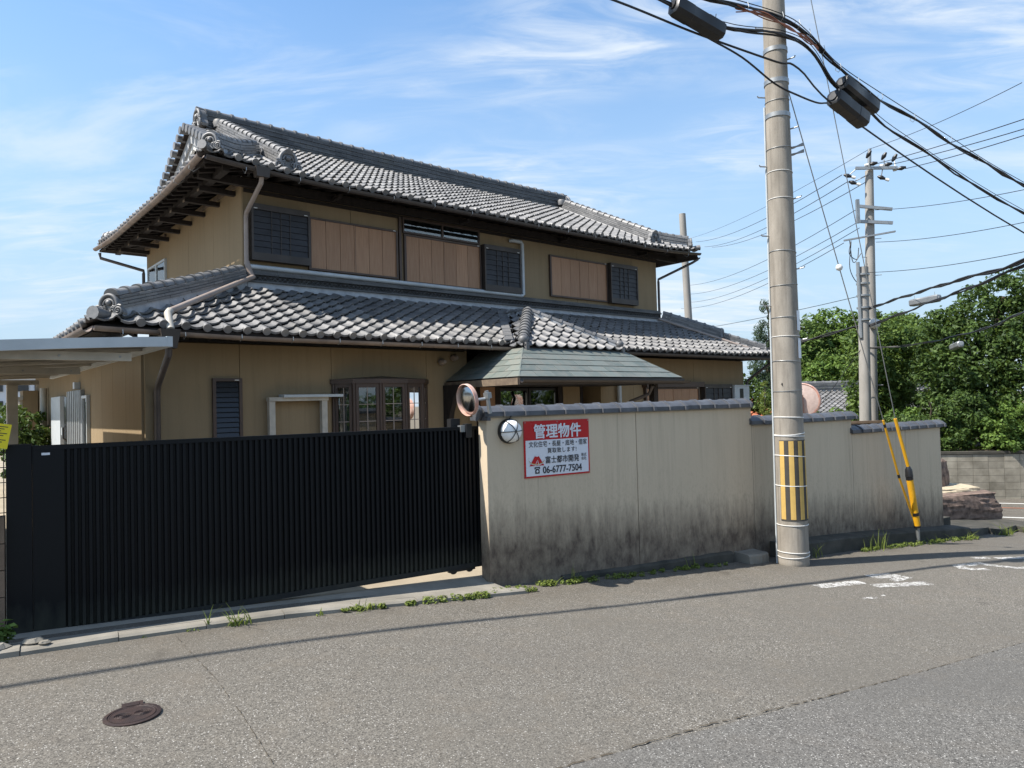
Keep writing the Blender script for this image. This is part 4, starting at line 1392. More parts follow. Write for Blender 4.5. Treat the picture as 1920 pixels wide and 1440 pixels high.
# hip ridges
q0 = Vec((LU0 + .30, LV0 + .26, loz(LV0 + .24) + .05)); q1 = Vec((-.02, -.02, JZ + .03))
ridge(roof_lo, catmull([q0, (q0 + q1) / 2 - Z * .02, q1], 6), .24, 4, .040, .085, .09, .255)
oni(roof_lo, q0 + Vec((-.06, -.05, -.01)), (-1, -.86), .66)
mb = MB(); a_ = Vec((LU0 + .26, LV0 + .22, LZ + .13)); b_ = Vec((LU0 + .0, LV0 + .0, LZ + .15)); mb.tube([a_, b_], [.06, .085], 12); part(mb, 'corner_roll', 'tile', roof_lo, 40)
p_a, p_b, p_c = Vec((UW + .05, -.06, JZ + .03)), Vec((12.22, -1.24, LZ + (LU1 - 12.22) * PLr + .03)), Vec((LU1 - .18, LV0 + .2, LZ + .12))
ridge(roof_lo, [p_b, p_a], .22, 4, .042, .078, .04, .25)
oni(roof_lo, p_b + Vec((.04, -.05, 0)), (1, -1.2), .62)
ridge(roof_lo, [p_c, p_b], .17, 3, .038, .06, .03, .23)
oni(roof_lo, p_c + Vec((.02, -.03, -.02)), (1, -1.2), .42)
# flat flashing rolls beside the right hip
mb = MB(); mb.tube([p_a + Vec((-.22, -.10, .02)), (12.35, LV0 + .28, LZ + .20)], .035, 8); part(mb, 'roof_pipe', 'pipe_beige', roof_lo, 40)
# ridge against the upper wall: plaster, courses, wave pattern band
mb = MB(); mb.hexa([(.02, -.15, JZ - .06), (.02, -.002, JZ - .06), (UW - .02, -.002, JZ - .06), (UW - .02, -.15, JZ - .06)], [(.02, -.13, JZ + .055), (.02, -.002, JZ + .055), (UW - .02, -.002, JZ + .055), (UW - .02, -.13, JZ + .055)])
part(mb, 'plaster_bed', 'plaster', roof_lo)
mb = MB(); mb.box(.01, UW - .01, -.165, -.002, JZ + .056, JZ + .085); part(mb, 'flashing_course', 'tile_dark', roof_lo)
mb = MB(); mb.box(.01, UW - .01, -.10, -.002, JZ + .086, JZ + .185); part(mb, 'pattern_backing', 'grey_strip', roof_lo)
mb = MB()
for row in range(2):
    i = 0
    while True:
        x_ = .06 + (i + .5 * row) * .088; i += 1
        if x_ > UW - .06: break
        arc = [(x_ + .040 * math.cos(math.pi * j / 6), -.118 - .004 * row, JZ + .090 + .046 * row + .040 * math.sin(math.pi * j / 6)) for j in range(7)]
        mb.tube(arc, .0085, 4, False)
        arc = [(x_ + .018 * math.cos(math.pi * j / 4), -.118, JZ + .090 + .046 * row + .018 * math.sin(math.pi * j / 4)) for j in range(5)]
        mb.tube(arc, .006, 4, False)
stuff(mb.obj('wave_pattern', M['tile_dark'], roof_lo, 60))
mb = MB()
for ly in range(3):
    x_ = .0 - (.14 if ly % 2 else 0)
    while x_ < UW:
        mb.box(max(0, x_), min(UW, x_ + .276), -.15 + ly * .03, -.002, JZ + .186 + ly * .034, JZ + .216 + ly * .034); x_ += .28
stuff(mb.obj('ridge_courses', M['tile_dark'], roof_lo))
# soffits, rafters, gutters
n_ = int((LU1 - LU0 - .3) / .303)
for i in range(n_ + 1):
    u_ = LU0 + .18 + i * .303
    Mx = Matrix(((1, 0, 0, u_), (0, .74, 0, LV0 + .05), (0, .74 * PL, 1, loz(LV0 + .05) - .093), (0, 0, 0, 1)))
    link('rafter', raf_me, roof_lo, Mx)
gL = gutter([(LU0 + i * .55, LV0 - .07, LZ - .075 + lsw(LU0 + i * .55, LV0) * .8) for i in range(13)])
gL.data.materials[0] = M['gutter_worn']
g4 = gutter([(PU1 + .35, LV0 - .07, LZ - .075), (LU1, LV0 - .07, LZ - .07)])
g5 = gutter([(LU0 - .07, LV0 - .07, LZ - .04), (LU0 - .07, LV1, LZ - .075)], m='gutter_worn')
for i in range(9): link('gutter_hook', hk_me, gL, Matrix.Translation((LU0 + .3 + i * .72, LV0 - .07, LZ - .075)))

# ------------------------------------------------------------------ porch: tiled hip with copper skirt
PZ, PP = 2.745, .60
pm = (PU0 + PU1) / 2; ph = (PU1 - PU0) / 2
deck = MB()
slab(deck, [(PU0, PV0, PZ), (PU1, PV0, PZ), (pm, PV0 + ph, PZ + PP * ph)], .06)
slab(deck, [(PU0, -1.0, PZ), (PU0, PV0, PZ), (pm, PV0 + ph, PZ + PP * ph), (pm, -.6, PZ + PP * ph)], .061)
slab(deck, [(PU1, PV0, PZ), (PU1, -1.0, PZ), (pm, -.6, PZ + PP * ph), (pm, PV0 + ph, PZ + PP * ph)], .061)
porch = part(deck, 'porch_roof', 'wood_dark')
d1 = (Vec((PU0, PV0, 0)), Vec((-1, 1, 0)).normalized()); d2 = (Vec((PU1, PV0, 0)), Vec((1, 1, 0)).normalized())
field(porch, (PU0 + .02, PV0 - .02, PZ - .01), (1, 0, 0), (0, 1, PP), int(2 * ph / TW) + 1, 8, lambda p: p.y < PV0 + ph, [d1, d2], None, eave_obj=False, eaves=False)
d3 = (Vec((PU0, PV0, 0)), Vec((1, -1, 0)).normalized())
d4 = (Vec((PU0 + .03, LV0 + .0, 0)), Vec((-(PP / PL), 1, 0)).normalized())
field(porch, (PU0 - .02, PV0 + 8 * TW + .04, PZ - .01), (0, -1, 0), (1, 0, PP), 9, 8, lambda p: p.x < pm - .02 and p.z > loz(p.y) - .02, [d3, d4], None, eave_obj=False, eaves=False)
d5 = (Vec((PU1, PV0, 0)), Vec((-1, -1, 0)).normalized()); d6 = (Vec((PU1 - .03, LV0, 0)), Vec(((PP / PL), 1, 0)).normalized())
field(porch, (PU1 + .02, PV0 + .04, PZ - .01), (0, 1, 0), (-1, 0, PP), 8, 8, lambda p: p.x > pm + .02 and p.z > loz(p.y) - .02, [d5, d6], None, eave_obj=False, eaves=False)
ap = Vec((pm, PV0 + ph, PZ + PP * ph + .05))
ridge(porch, [(PU0 + .10, PV0 + .10, PZ + .11), ap], .16, 0, .03, .088, .02, .17)
ridge(porch, [(PU1 - .10, PV0 + .10, PZ + .11), ap], .14, 0, .03, .066, .02, .25)
ridge(porch, [ap, (pm, -.55, ap.z)], .14, 0, .03, .07, .02, .25)
for x_ in (PU0 + .07, PU1 - .07):
    mb = MB(); mb.lathe([(.001, -.09), (.055, -.075), (.085, -.03), (.094, .03), (.06, .075), (.001, .09)], 14, (x_, PV0 + .06, PZ + .12)); part(mb, 'hip_end_tile', 'tile', porch, 60)
    mb = MB(); mb.box(x_ - .035, x_ + .035, PV0 - .06, PV0 + .02, PZ - .05, PZ + .075); part(mb, 'hip_end_block', 'tile', porch)
# valley flashing of small grey sheets
for k in range(9):
    f0, f1 = k / 9, (k + 1) / 9 + .02
    A = Vec((PU0 - .02 + .02, LV0 - .05, LZ + .06)); B = Vec((PU0 + (JZ - LZ) / PP * .83, -.42, loz(-.42) + .07))
    a_, b_ = A.lerp(B, f0), A.lerp(B, f1)
    mb = MB(); sx = Vec((.085, -.02, .0)); mb.hexa([a_ - sx - Z * .01, b_ - sx - Z * .01, b_ + sx, a_ + sx], [a_ - sx + Z * .012, b_ - sx + Z * .004, b_ + sx + Z * .014, a_ + sx + Z * .022]); part(mb, 'valley_sheet', 'tile', porch)

CV0, CZ0 = -3.52, 2.165
CU0, CU1 = PU0 - (PV0 - CV0), PU1 + (PV0 - CV0)
CZ1 = PZ - .035


def clip_poly(poly, a, b):                # keep the left side of a->b (2d)
    out = []
    for i in range(len(poly)):
        p, q = poly[i], poly[(i + 1) % len(poly)]
        sp = (b[0] - a[0]) * (p[1] - a[1]) - (b[1] - a[1]) * (p[0] - a[0])
        sq = (b[0] - a[0]) * (q[1] - a[1]) - (b[1] - a[1]) * (q[0] - a[0])
        if sp >= 0: out.append(p)
        if sp * sq < 0:
            f = sp / (sp - sq); out.append((p[0] + (q[0] - p[0]) * f, p[1] + (q[1] - p[1]) * f))
    return out


def sheets(O_, X_, Yv, poly, rows, sw0, parent):
    """overlapping copper sheets; (x, y) with y 0..1 up the slope"""
    for r in range(rows):
        x_ = -sw0 * ((r * .5) % 1) - sw0 * 3 + random.uniform(-.01, .01)
        while x_ < 9:
            cell = [(x_ + .003, r / rows), (x_ + sw0 - .003, r / rows), (x_ + sw0 - .003, (r + 1) / rows + .02), (x_ + .003, (r + 1) / rows + .02)]
            x_ += sw0
            for i in range(len(poly)):
                cell = clip_poly(cell, poly[i], poly[(i + 1) % len(poly)])
                if len(cell) < 3: break
            if len(cell) < 3: continue
            n_ = X_.cross(Yv).normalized()
            j = random.uniform(0, .003)
            pts = [O_ + X_ * cx + Yv * cy + n_ * (.009 * (1 - (cy - r / rows) * rows) + .004 + j) for cx, cy in cell]
            mb = MB(); mb.prism(pts, n_ * .004); part(mb, 'copper_sheet', 'copper', parent)


cd = MB()
slab(cd, [(CU0, CV0, CZ0), (CU1, CV0, CZ0), (PU1, PV0, CZ1), (PU0, PV0, CZ1)], .05)
slab(cd, [(CU0, -1.5, CZ0), (CU0, CV0, CZ0), (PU0, PV0, CZ1), (PU0, -1.5, CZ1)], .051)
slab(cd, [(CU1, CV0, CZ0), (CU1, -1.5, CZ0), (PU1, -1.5, CZ1), (PU1, PV0, CZ1)], .051)
canopy = part(cd, 'copper_canopy', 'wood_dark')
ins = PV0 - CV0
Wc = CU1 - CU0
sheets(Vec((CU0, CV0, CZ0)), Vec((1, 0, 0)), Vec((0, ins, CZ1 - CZ0)), [(0, 0), (Wc, 0), (Wc - ins, 1), (ins, 1)], 5, .42, canopy)
Lc = -1.5 - CV0
sheets(Vec((CU0, -1.5, CZ0)), Vec((0, -1, 0)), Vec((ins, 0, CZ1 - CZ0)), [(0, 0), (Lc, 0), (Lc - ins, 1), (0, 1)], 5, .42, canopy)
sheets(Vec((CU1, CV0, CZ0)), Vec((0, 1, 0)), Vec((-ins, 0, CZ1 - CZ0)), [(0, 0), (Lc, 0), (Lc, 1), (ins, 1)], 5, .42, canopy)
for (a_, b_) in (((CU0, CV0, CZ0 + .012), (PU0, PV0, CZ1 + .012)), ((CU1, CV0, CZ0 + .012), (PU1, PV0, CZ1 + .012))):
    mb = MB(); mb.beam(a_, b_, .02, .012); part(mb, 'hip_strip', 'copper', canopy)
mb = MB(); mb.box(CU0 - .02, CU1 + .02, CV0 - .035, CV0 - .001, CZ0 - .12, CZ0 - .012); part(mb, 'fascia', 'shutter_frame', canopy)
mb = MB(); mb.box(CU0 - .035, CU0 - .001, CV0 - .0, -1.5, CZ0 - .12, CZ0 - .012); part(mb, 'fascia', 'bracket', canopy)
gutter([(CU0 - .02, CV0 - .085, CZ0 - .045), (CU1 + .10, CV0 - .085, CZ0 - .06)], .05, 'shutter_frame', canopy)
mb = MB(); mb.box(CU0 + .02, CU1 - .02, CV0 + .02, -1.5, CZ0 - .10, CZ0 - .075); part(mb, 'soffit', 'wood_dark', canopy)
# carved bracket carrying the canopy on the wall side
mb = MB(); prof_ = [(-1.52, 2.10), (-2.0, 2.10), (-2.0, 2.02), (-1.88, 1.95), (-1.80, 1.80), (-1.72, 1.62), (-1.66, 1.35), (-1.52, 1.25)]
mb.prism([(3.00, v_, z_) for v_, z_ in prof_], (.10, 0, 0)); part(mb, 'canopy_bracket', 'wood_dark', canopy)
mb = MB(); mb.box(6.95, 7.08, -3.15, -3.02, -.05, CZ0 - .10); part(mb, 'porch_post', 'wood_dark', canopy)
mb = MB(); mb.tube([(6.72, -3.3, 2.02), (6.72, -3.2, 1.86), (6.45, -2.95, 1.72), (6.45, -2.9, 1.60), (6.45, -2.9, 0)], .035, 8); part(mb, 'rain_pipe', 'pipe_brown', canopy, 40)

# ------------------------------------------------------------------ lower walls
LWV = -1.5
def lower_front(joints): panel_wall(joints, LWV, LWV + .05, -.1, 2.72, 'u')


mb = MB(); mb.box(-1.88, 3.50, LWV + .03, -.05, -.1, 2.74).box(7.25, 12.86, LWV + .03, -.05, -.1, 2.74).box(-1.88, 12.86, -.05, 8.9, -.1, 2.80); part(mb, 'lower_core', 'joint')
lower_front([-1.9, -.62, .84, 2.66, 3.52]); lower_front([7.25, 8.3, 10.63, 12.9])
panel_wall([LWV + .051, -.55, .3, 1.1, 2.0, 4.3, 6.2, 8.9], -1.93, -1.88, -.1, 2.72, 'v')
panel_wall([LWV + .051, 2, 5, 8.9], 12.87, 12.90, -.1, 2.72, 'v')
# entrance recess
mb = MB(); mb.box(3.52, 3.56, LWV, -.06, -.1, 2.74); part(mb, 'recess_side', 'house')
mb = MB(); mb.box(7.20, 7.249, LWV, -.06, -.1, 2.74); part(mb, 'recess_side', 'house')
mb = MB(); mb.box(3.50, 7.25, LWV + .02, -.06, 2.10, 2.18); part(mb, 'recess_ceiling', 'wood_dark')
for (a, b, mm_) in ((3.60, 3.95, 'house'), (3.96, 4.05, 'wood_dark'), (4.06, 4.42, 'board'), (4.43, 4.55, 'wood_dark'), (6.15, 6.28, 'wood_dark'), (6.29, 6.80, 'house'), (6.81, 6.9, 'wood_dark')):
    mb = MB(); mb.box(a, b, LWV + .25, LWV + .30, -.1, 2.10); part(mb, 'entrance_panel', mm_)
for (a, b) in ((4.56, 5.34), (5.36, 6.14)):
    mb = MB(); w_ = .05
    mb.box(a, a + w_, LWV + .30, LWV + .34, 0, 2.05).box(b - w_, b, LWV + .30, LWV + .34, 0, 2.05).box(a + w_, b - w_, LWV + .30, LWV + .34, 2.0, 2.05).box(a + w_, b - w_, LWV + .30, LWV + .34, 0, .12)
    dr = part(mb, 'entrance_door', 'black')
    mb = MB(); mb.box(a + w_, b - w_, LWV + .318, LWV + .322, .12, 2.0); mb.obj('pane', M['glass'], dr)
    mb = MB(); mb.box(b - .09, b - .075, LWV + .27, LWV + .295, .9, 1.95); mb.obj('handle', M['steel'], dr)
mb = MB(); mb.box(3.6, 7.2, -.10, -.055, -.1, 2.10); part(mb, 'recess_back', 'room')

# louvred glass window
jw = MB(); J0, J1, JB, JT = -1.02, -.60, 1.02, 2.22
jw.box(J0, J1, LWV - .05, LWV - .002, JT - .045, JT).box(J0, J1, LWV - .05, LWV - .002, JB, JB + .045).box(J0, J0 + .045, LWV - .05, LWV - .002, JB + .045, JT - .045).box(J1 - .045, J1, LWV - .05, LWV - .002, JB + .045, JT - .045)
jwo = part(jw, 'louvre_window', 'frame_brown')
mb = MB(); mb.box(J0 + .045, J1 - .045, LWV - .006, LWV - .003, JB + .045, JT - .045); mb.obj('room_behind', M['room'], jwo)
for k in range(15):
    z_ = JB + .05 + k * .073
    mb = MB(); x0, x1 = J0 + .05, J1 - .05
    mb.hexa([(x0, LWV - .040, z_), (x0, LWV - .016, z_ + .068), (x1, LWV - .016, z_ + .068), (x1, LWV - .040, z_)], [(x0, LWV - .045, z_ + .002), (x0, LWV - .021, z_ + .070), (x1, LWV - .021, z_ + .070), (x1, LWV - .045, z_ + .002)])
    mb.obj('glass_louvre', M['office_glass'], jwo)
mb = MB(); mb.box(J1 - .11, J1 - .05, LWV - .053, LWV - .051, JT - .035, JT - .022); mb.obj('maker_label', M['white'], jwo)

# bow window
BP = [(.86, LWV - .02), (1.10, LWV - .25), (1.52, LWV - .36), (2.00, LWV - .36), (2.40, LWV - .25), (2.63, LWV - .02)]
BB, BT = .92, 2.13
bow = MB()
bow.prism([(x, y, BB - .08) for x, y in BP], (0, 0, .08))
bwo = part(bow, 'bow_window', 'frame_brown')
grow = [(1.745 + (x - 1.745) * 1.06, LWV + (y - LWV) * 1.12 - .01) for x, y in BP]
mb = MB(); mb.prism([(x, y, BT) for x, y in [(grow[0][0], LWV - .002)] + grow + [(grow[-1][0], LWV - .002)]], (0, 0, .075)); mb.obj('head_moulding', M['frame_brown'], bwo)
mb = MB(); top = (1.745, LWV - .03, BT + .135); ring_ = [(x, y, BT + .076) for x, y in [(grow[0][0], LWV - .003)] + grow + [(grow[-1][0], LWV - .003)]]
mb.add(ring_ + [top], [(i, i + 1, len(ring_)) for i in range(len(ring_) - 1)]); mb.obj('window_roof', M['gutter'], bwo)
for i, (x, y) in enumerate(BP):
    mb = MB(); mb.tube([(x, y, BB), (x, y, BT)], .030, 8); mb.obj('mullion', M['frame_brown'], bwo)
for i in range(5):
    a_, b_ = Vec((*BP[i], 0)), Vec((*BP[i + 1], 0)); d_ = (b_ - a_); L_ = d_.length; d_.normalize(); nrm = Vec((d_.y, -d_.x, 0))
    a_ += d_ * .03; b_ -= d_ * .03; L_ -= .06
    fr_ = MB()
    for z0_, z1_ in ((BB, BB + .05), (BT - .06, BT)): fr_.beam(a_ + Z * (z0_ + z1_) / 2, b_ + Z * (z0_ + z1_) / 2, .045, z1_ - z0_)
    for q in (a_ + d_ * .022, b_ - d_ * .022): fr_.beam(q + Z * (BB + .05), q + Z * (BT - .06), .045, .044, d_)
    fo = fr_.obj('sash', M['frame_brown'], bwo)
    for cx_ in range(2):
        for cz_ in range(4):
            x0 = .046 + (L_ - .092) * cx_ / 2; x1 = .046 + (L_ - .092) * (cx_ + 1) / 2
            z0_ = BB + .05 + (BT - BB - .11) * cz_ / 4; z1_ = BB + .05 + (BT - BB - .11) * (cz_ + 1) / 4
            g = [a_ + d_ * (x0 + .005) + Z * (z0_ + .005), a_ + d_ * (x1 - .005) + Z * (z0_ + .005), a_ + d_ * (x1 - .005) + Z * (z1_ - .005), a_ + d_ * (x0 + .005) + Z * (z1_ - .005)]
            mb = MB(); mb.prism(g, -nrm * .004); mb.obj('pane', M['glass'], bwo)
    mb = MB(); mb.beam(a_ + d_ * L_ / 2 + Z * (BB + .05), a_ + d_ * L_ / 2 + Z * (BT - .06), .012, .012, d_)
    for cz_ in range(1, 4):
        zz = BB + .05 + (BT - BB - .11) * cz_ / 4; mb.beam(a_ + d_ * .04 + Z * zz, b_ - d_ * .04 + Z * zz, .012, .012)
    mb.obj('glazing_bar', M['pipe_beige'], bwo)
    if i in (0, 1):
        mb = MB(); mb.beam(a_ - nrm * .06 + Z * (BB + .6), b_ - nrm * .06 + Z * (BB + .6), .004, 1.1); mb.obj('curtain', M['curtain'], bwo)
    if i == 2:
        for k in range(20):
            zz = BT - .1 - k * .032
            mb = MB(); mb.beam(a_ - nrm * .05 + Z * zz, b_ - nrm * .05 + Z * zz, .02, .012); mb.obj('blind_slat', M['blind'], bwo)
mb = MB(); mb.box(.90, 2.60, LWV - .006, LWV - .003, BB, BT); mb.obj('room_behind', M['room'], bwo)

# shutters at the right end of the ground floor
storm_shutter(8.65, 10.75, 1.0, 2.03, LWV, proud=.08)
mb = MB(); mb.box(8.60, 10.86, LWV - .16, LWV - .003, 2.035, 2.16); part(mb, 'shutter_hood', 'frame_brown')
shutter_box(10.88, 12.10, 1.0, 2.10, LWV, .16)
mb = MB(); mb.box(12.14, 12.84, LWV - .20, LWV - .003, 1.35, 2.05); mbx = part(mb, 'meter_cabinet', 'pipe_white')
mb = MB(); mb.box(12.38, 12.55, LWV - .204, LWV - .201, 1.55, 1.98); mb.obj('cabinet_window', M['black'], mbx)
mb = MB(); mb.box(12.11, 12.87, LWV - .23, LWV - .003, 2.052, 2.075); mb.obj('cabinet_lid', M['pipe_white'], mbx)
mb = MB(); mb.tube([(7.72, LWV - .08, 0), (7.72, LWV - .08, 2.2)], .05, 10); part(mb, 'rain_pipe', 'pipe_white', None, 40)
# eave lights by the porch
for (u_, z_) in ((2.95, 2.52), (3.22, 2.60)):
    mb = MB(); mb.lathe([(.001, 0), (.05, .005), (.065, .05), (.05, .10), (.03, .16), (.001, .165)], 14, (u_, LWV - .02, z_), 'y'); part(mb, 'flood_lamp', 'pipe_beige', None, 40)

# ------------------------------------------------------------------ rain pipes on the front
def pipe(pts, r, m, n_=10):
    mb = MB(); mb.tube(pts, r, n_); return part(mb, 'rain_pipe', m, None, 40)


mb = MB(); mb.hexa([(-.08, gv - .07, 5.50), (-.08, gv + .07, 5.50), (.12, gv + .07, 5.50), (.12, gv - .07, 5.50)], [(-.10, gv - .08, 5.66), (-.10, gv + .08, 5.66), (.14, gv + .08, 5.66), (.14, gv - .08, 5.66)]); part(mb, 'rain_hopper', 'shutter_frame')
pipe([(.02, gv, 5.52), (.02, gv + .03, 5.42), (.03, -.12, 5.10), (.03, -.08, 5.02), (.03, -.08, 4.22)], .038, 'pipe_beige')
pipe([(.03, -.09, 4.26), (.04, -.10, 4.20), (.10, -.16, 3.96)], .046, 'pipe_beige')
pipe([(.11, -.17, 4.0), (-.1, -.30, 3.90), (-1.76, -2.18, 3.06)], .040, 'pipe_beige')
pipe([(-1.74, -2.15, 3.07), (-1.78, -2.21, 3.03), (-1.80, -2.40, 2.80)], .048, 'cream')
mb = MB(); mb.hexa([(-1.90, -2.46, 2.56), (-1.90, -2.32, 2.56), (-1.74, -2.32, 2.56), (-1.74, -2.46, 2.56)], [(-1.94, -2.49, 2.80), (-1.94, -2.29, 2.80), (-1.70, -2.29, 2.80), (-1.70, -2.49, 2.80)]); part(mb, 'rain_hopper', 'shutter_frame')
pipe([(-1.82, -2.39, 2.58), (-1.82, -2.37, 2.48), (-1.76, -1.62, 2.12), (-1.76, -1.56, 2.04), (-1.76, -1.56, 0)], .042, 'pipe_brown')
pipe([(.08, -.09, 4.185), (6.22, -.09, 4.165), (6.265, -.09, 4.20), (6.265, -.09, 5.34), (6.22, -.09, 5.39), (5.98, -.09, 5.39), (5.94, -.03, 5.39)], .042, 'pipe_white')
pipe([(EU1, EV0 - .02, 5.54), (EU1 - .1, EV0 + .1, 5.45), (UW + .06, -.02, 5.02), (UW + .05, -.03, 4.95), (UW + .05, -.03, 3.85)], .034, 'pipe_brown')
pipe([(LU1, LV0, 2.70), (LU1 - .1, LV0 + .1, 2.6), (12.98, -1.58, 2.20), (12.96, -1.56, 2.1), (12.96, -1.56, 0)], .038, 'pipe_brown')
pipe([(EU0 - .05, EV1 - .3, 5.52), (EU0 - .03, EV1 - .3, 5.40), (-.06, UD + .04, 5.12), (-.06, UD + .06, 5.05), (-.06, UD + .06, 3.9)], .036, 'pipe_brown')

# ------------------------------------------------------------------ left side of the ground floor
mb = MB()
for k in range(14): mb.box(-2.0 - (.012 if k % 2 else 0), -1.935, 2.56 + k * .095, 2.655 + k * .095, .2, 2.19)
part(mb, 'ribbed_shutter', 'steel')
wn_ = MB(); wn_.box(-1.99, -1.935, 2.06, 2.10, 1.0, 2.08).box(-1.99, -1.935, 2.50, 2.54, 1.0, 2.08).box(-1.99, -1.935, 2.10, 2.50, 2.03, 2.08).box(-1.99, -1.935, 2.10, 2.50, 1.0, 1.05)
wno = part(wn_, 'side_window', 'pipe_white')
mb = MB(); mb.box(-1.96, -1.956, 2.10, 2.50, 1.05, 2.03); mb.obj('pane', M['glass'], wno)
mb = MB(); mb.box(-1.94, -1.936, 2.10, 2.50, 1.05, 2.03); mb.obj('room_behind', M['curtain'], wno)
mb = MB(); mb.box(-2.03, -1.935, 4.55, 5.7, .8, 2.12); part(mb, 'side_panel', 'pipe_white')
mb = MB(); mb.box(-1.99, -1.935, 4.1, 4.4, 1.0, 2.1); part(mb, 'side_door_glass', 'office_glass')
mb = MB(); mb.tube([(-2.0, 3.98, 1.55), (-2.06, 3.98, 1.5), (-2.06, 3.98, 1.30), (-2.0, 3.98, 1.25)], .018, 6); part(mb, 'door_handle', 'black')
mb = MB(); mb.box(-2.02, -1.935, 4.42, 4.5, 1.35, 1.5); part(mb, 'door_bell', 'pipe_white')
for v_ in (2.95,):
    mb = MB(); mb.box(-2.03, -1.935, v_, v_ + .16, 2.22, 2.34); part(mb, 'wall_light', 'pipe_white')
pipe([(-2.02, 6.85, 2.36), (-2.02, 6.85, 0)], .07, 'cream')
mb = MB(); mb.box(-2.25, -1.95, 8.3, 8.88, -.1, 2.35); annex = part(mb, 'rear_annex', 'house')
mb = MB()
for k in range(5): mb.box(-2.31, -2.253, 8.35 + k * .1, 8.39 + k * .1, .8, 2.1)
mb.obj('window_grille', M['cream'], annex)
mb = MB(); mb.box(-2.36, -2.252, 8.28, 8.9, 2.12, 2.2); mb.obj('window_head', M['cream'], annex)

# ================================================================== CARPORT
t = NT('smoky_polycarbonate')
d_ = t.n('ShaderNodeBsdfPrincipled', {'Base Color': (.16, .15, .13, 1), 'Roughness': .35})
tl = t.n('ShaderNodeBsdfTranslucent', {0: (.10, .085, .06, 1)})
ms = t.n('ShaderNodeMixShader', {0: .35, 1: d_.outputs[0], 2: tl.outputs[0]})
t.t.links.new(ms.outputs[0], t.out.inputs[0]); M['poly'] = t.m
cp = thing('carport', 'white steel carport with curved translucent roof beside the house', 'carport', HM)


CU = -2.62                                    # house side edge of the carport roof
def cz(u_): return 2.37 - .045 * max(0, CU - u_) - .012 * max(0, CU - u_) ** 2


us = [CU - .2 * i for i in range(17)]
CF, CB = -5.34, 1.3
for k in range(8):
    v0 = CF + (CB - CF) * k / 8 + .012; v1 = CF + (CB - CF) * (k + 1) / 8 - .012
    mb = MB(); vs = []; fs = []
    for i, u_ in enumerate(us):
        vs += [(u_, v0, cz(u_)), (u_, v1, cz(u_))]
        if i: q = 2 * i; fs.append((q - 2, q - 1, q + 1, q))
    mb.add(vs, fs); mb.add([(x, y, z_ + .004) for x, y, z_ in vs], [f[::-1] for f in fs]); mb.obj('roof_panel', M['poly'], cp, 60)


def arc_beam(v_, w_, h_, m, name, dz=0):
    mb = MB(); vs = []; fs = []
    for i, u_ in enumerate(us):
        z_ = cz(u_) + dz
        vs += [(u_, v_ - w_ / 2, z_ - h_), (u_, v_ + w_ / 2, z_ - h_), (u_, v_ + w_ / 2, z_), (u_, v_ - w_ / 2, z_)]
        if i: q = 4 * i; fs += [(q - 4 + j, q - 4 + (j + 1) % 4, q + (j + 1) % 4, q + j) for j in range(4)]
    fs += [(3, 2, 1, 0), tuple(4 * (len(us) - 1) + j for j in range(4))]
    mb.add(vs, fs); return mb.obj(name, M[m], cp)


for k in range(9):
    v_ = CF + (CB - CF) * k / 8
    if k == 0: arc_beam(v_ - .02, .05, .085, 'pipe_white', 'front_fascia', .04)
    else: arc_beam(v_, .035, .045, 'cream', 'roof_rib', .02)
mb = MB(); mb.box(CU - .002, CU + .045, CF - .045, CB, 2.325, 2.415); mb.obj('side_fascia', M['pipe_white'], cp)
for v_ in (-5.15, -2.75, .55):
    mb = MB(); mb.box(-5.6, -2.86, v_ - .035, v_ + .035, 2.205, 2.275); mb.obj('roof_beam', M['cream'], cp)
    mb = MB(); mb.box(-5.32, -5.18, v_ - .06, v_ + .06, .0, 2.205); mb.obj('post', M['cream'], cp)
    for u_ in (-2.95, -3.4):
        mb = MB(); mb.lathe([(.001, 0), (.010, .001), (.010, .008), (.001, .009)], 8, (u_, v_ - .035, 2.24), 'y'); mb.obj('bolt', M['steel'], cp)
mb = MB(); mb.box(-3.25, -3.12, .49, .62, 0.0, 2.204); mb.obj('post', M['cream'], cp)

# white pipe frame in front of the ground floor wall
fr_ = thing('awning_frame', 'cream metal frame with small canopy standing against the front wall', 'frame', HM)
for u_ in (-.20, .64):
    mb = MB(); mb.box(u_ - .045, u_ + .045, -1.66, -1.57, -.03, 1.87); mb.obj('post', M['cream'], fr_)
mb = MB(); mb.box(-.25, .70, -1.675, -1.555, 1.871, 1.93); mb.obj('head_beam', M['cream'], fr_)
mb = MB(); mb.hexa([(-.05, -1.74, 1.925), (-.05, -1.54, 1.935), (.92, -1.54, 1.935), (.92, -1.74, 1.925)], [(-.05, -1.74, 1.965), (-.05, -1.54, 1.975), (.92, -1.54, 1.975), (.92, -1.74, 1.965)]); mb.obj('canopy', M['pipe_white'], fr_)

# ================================================================== UTILITY POLE
PS, PN = 4.25, -.5
pz0 = zr(PS)
pole = thing('utility_pole', 'tall grey concrete utility pole with yellow striped guard beside the street wall', 'utility pole', WM @ Matrix.Translation((PS, PN, pz0)))


def prad(h): return .192 - .0072 * h


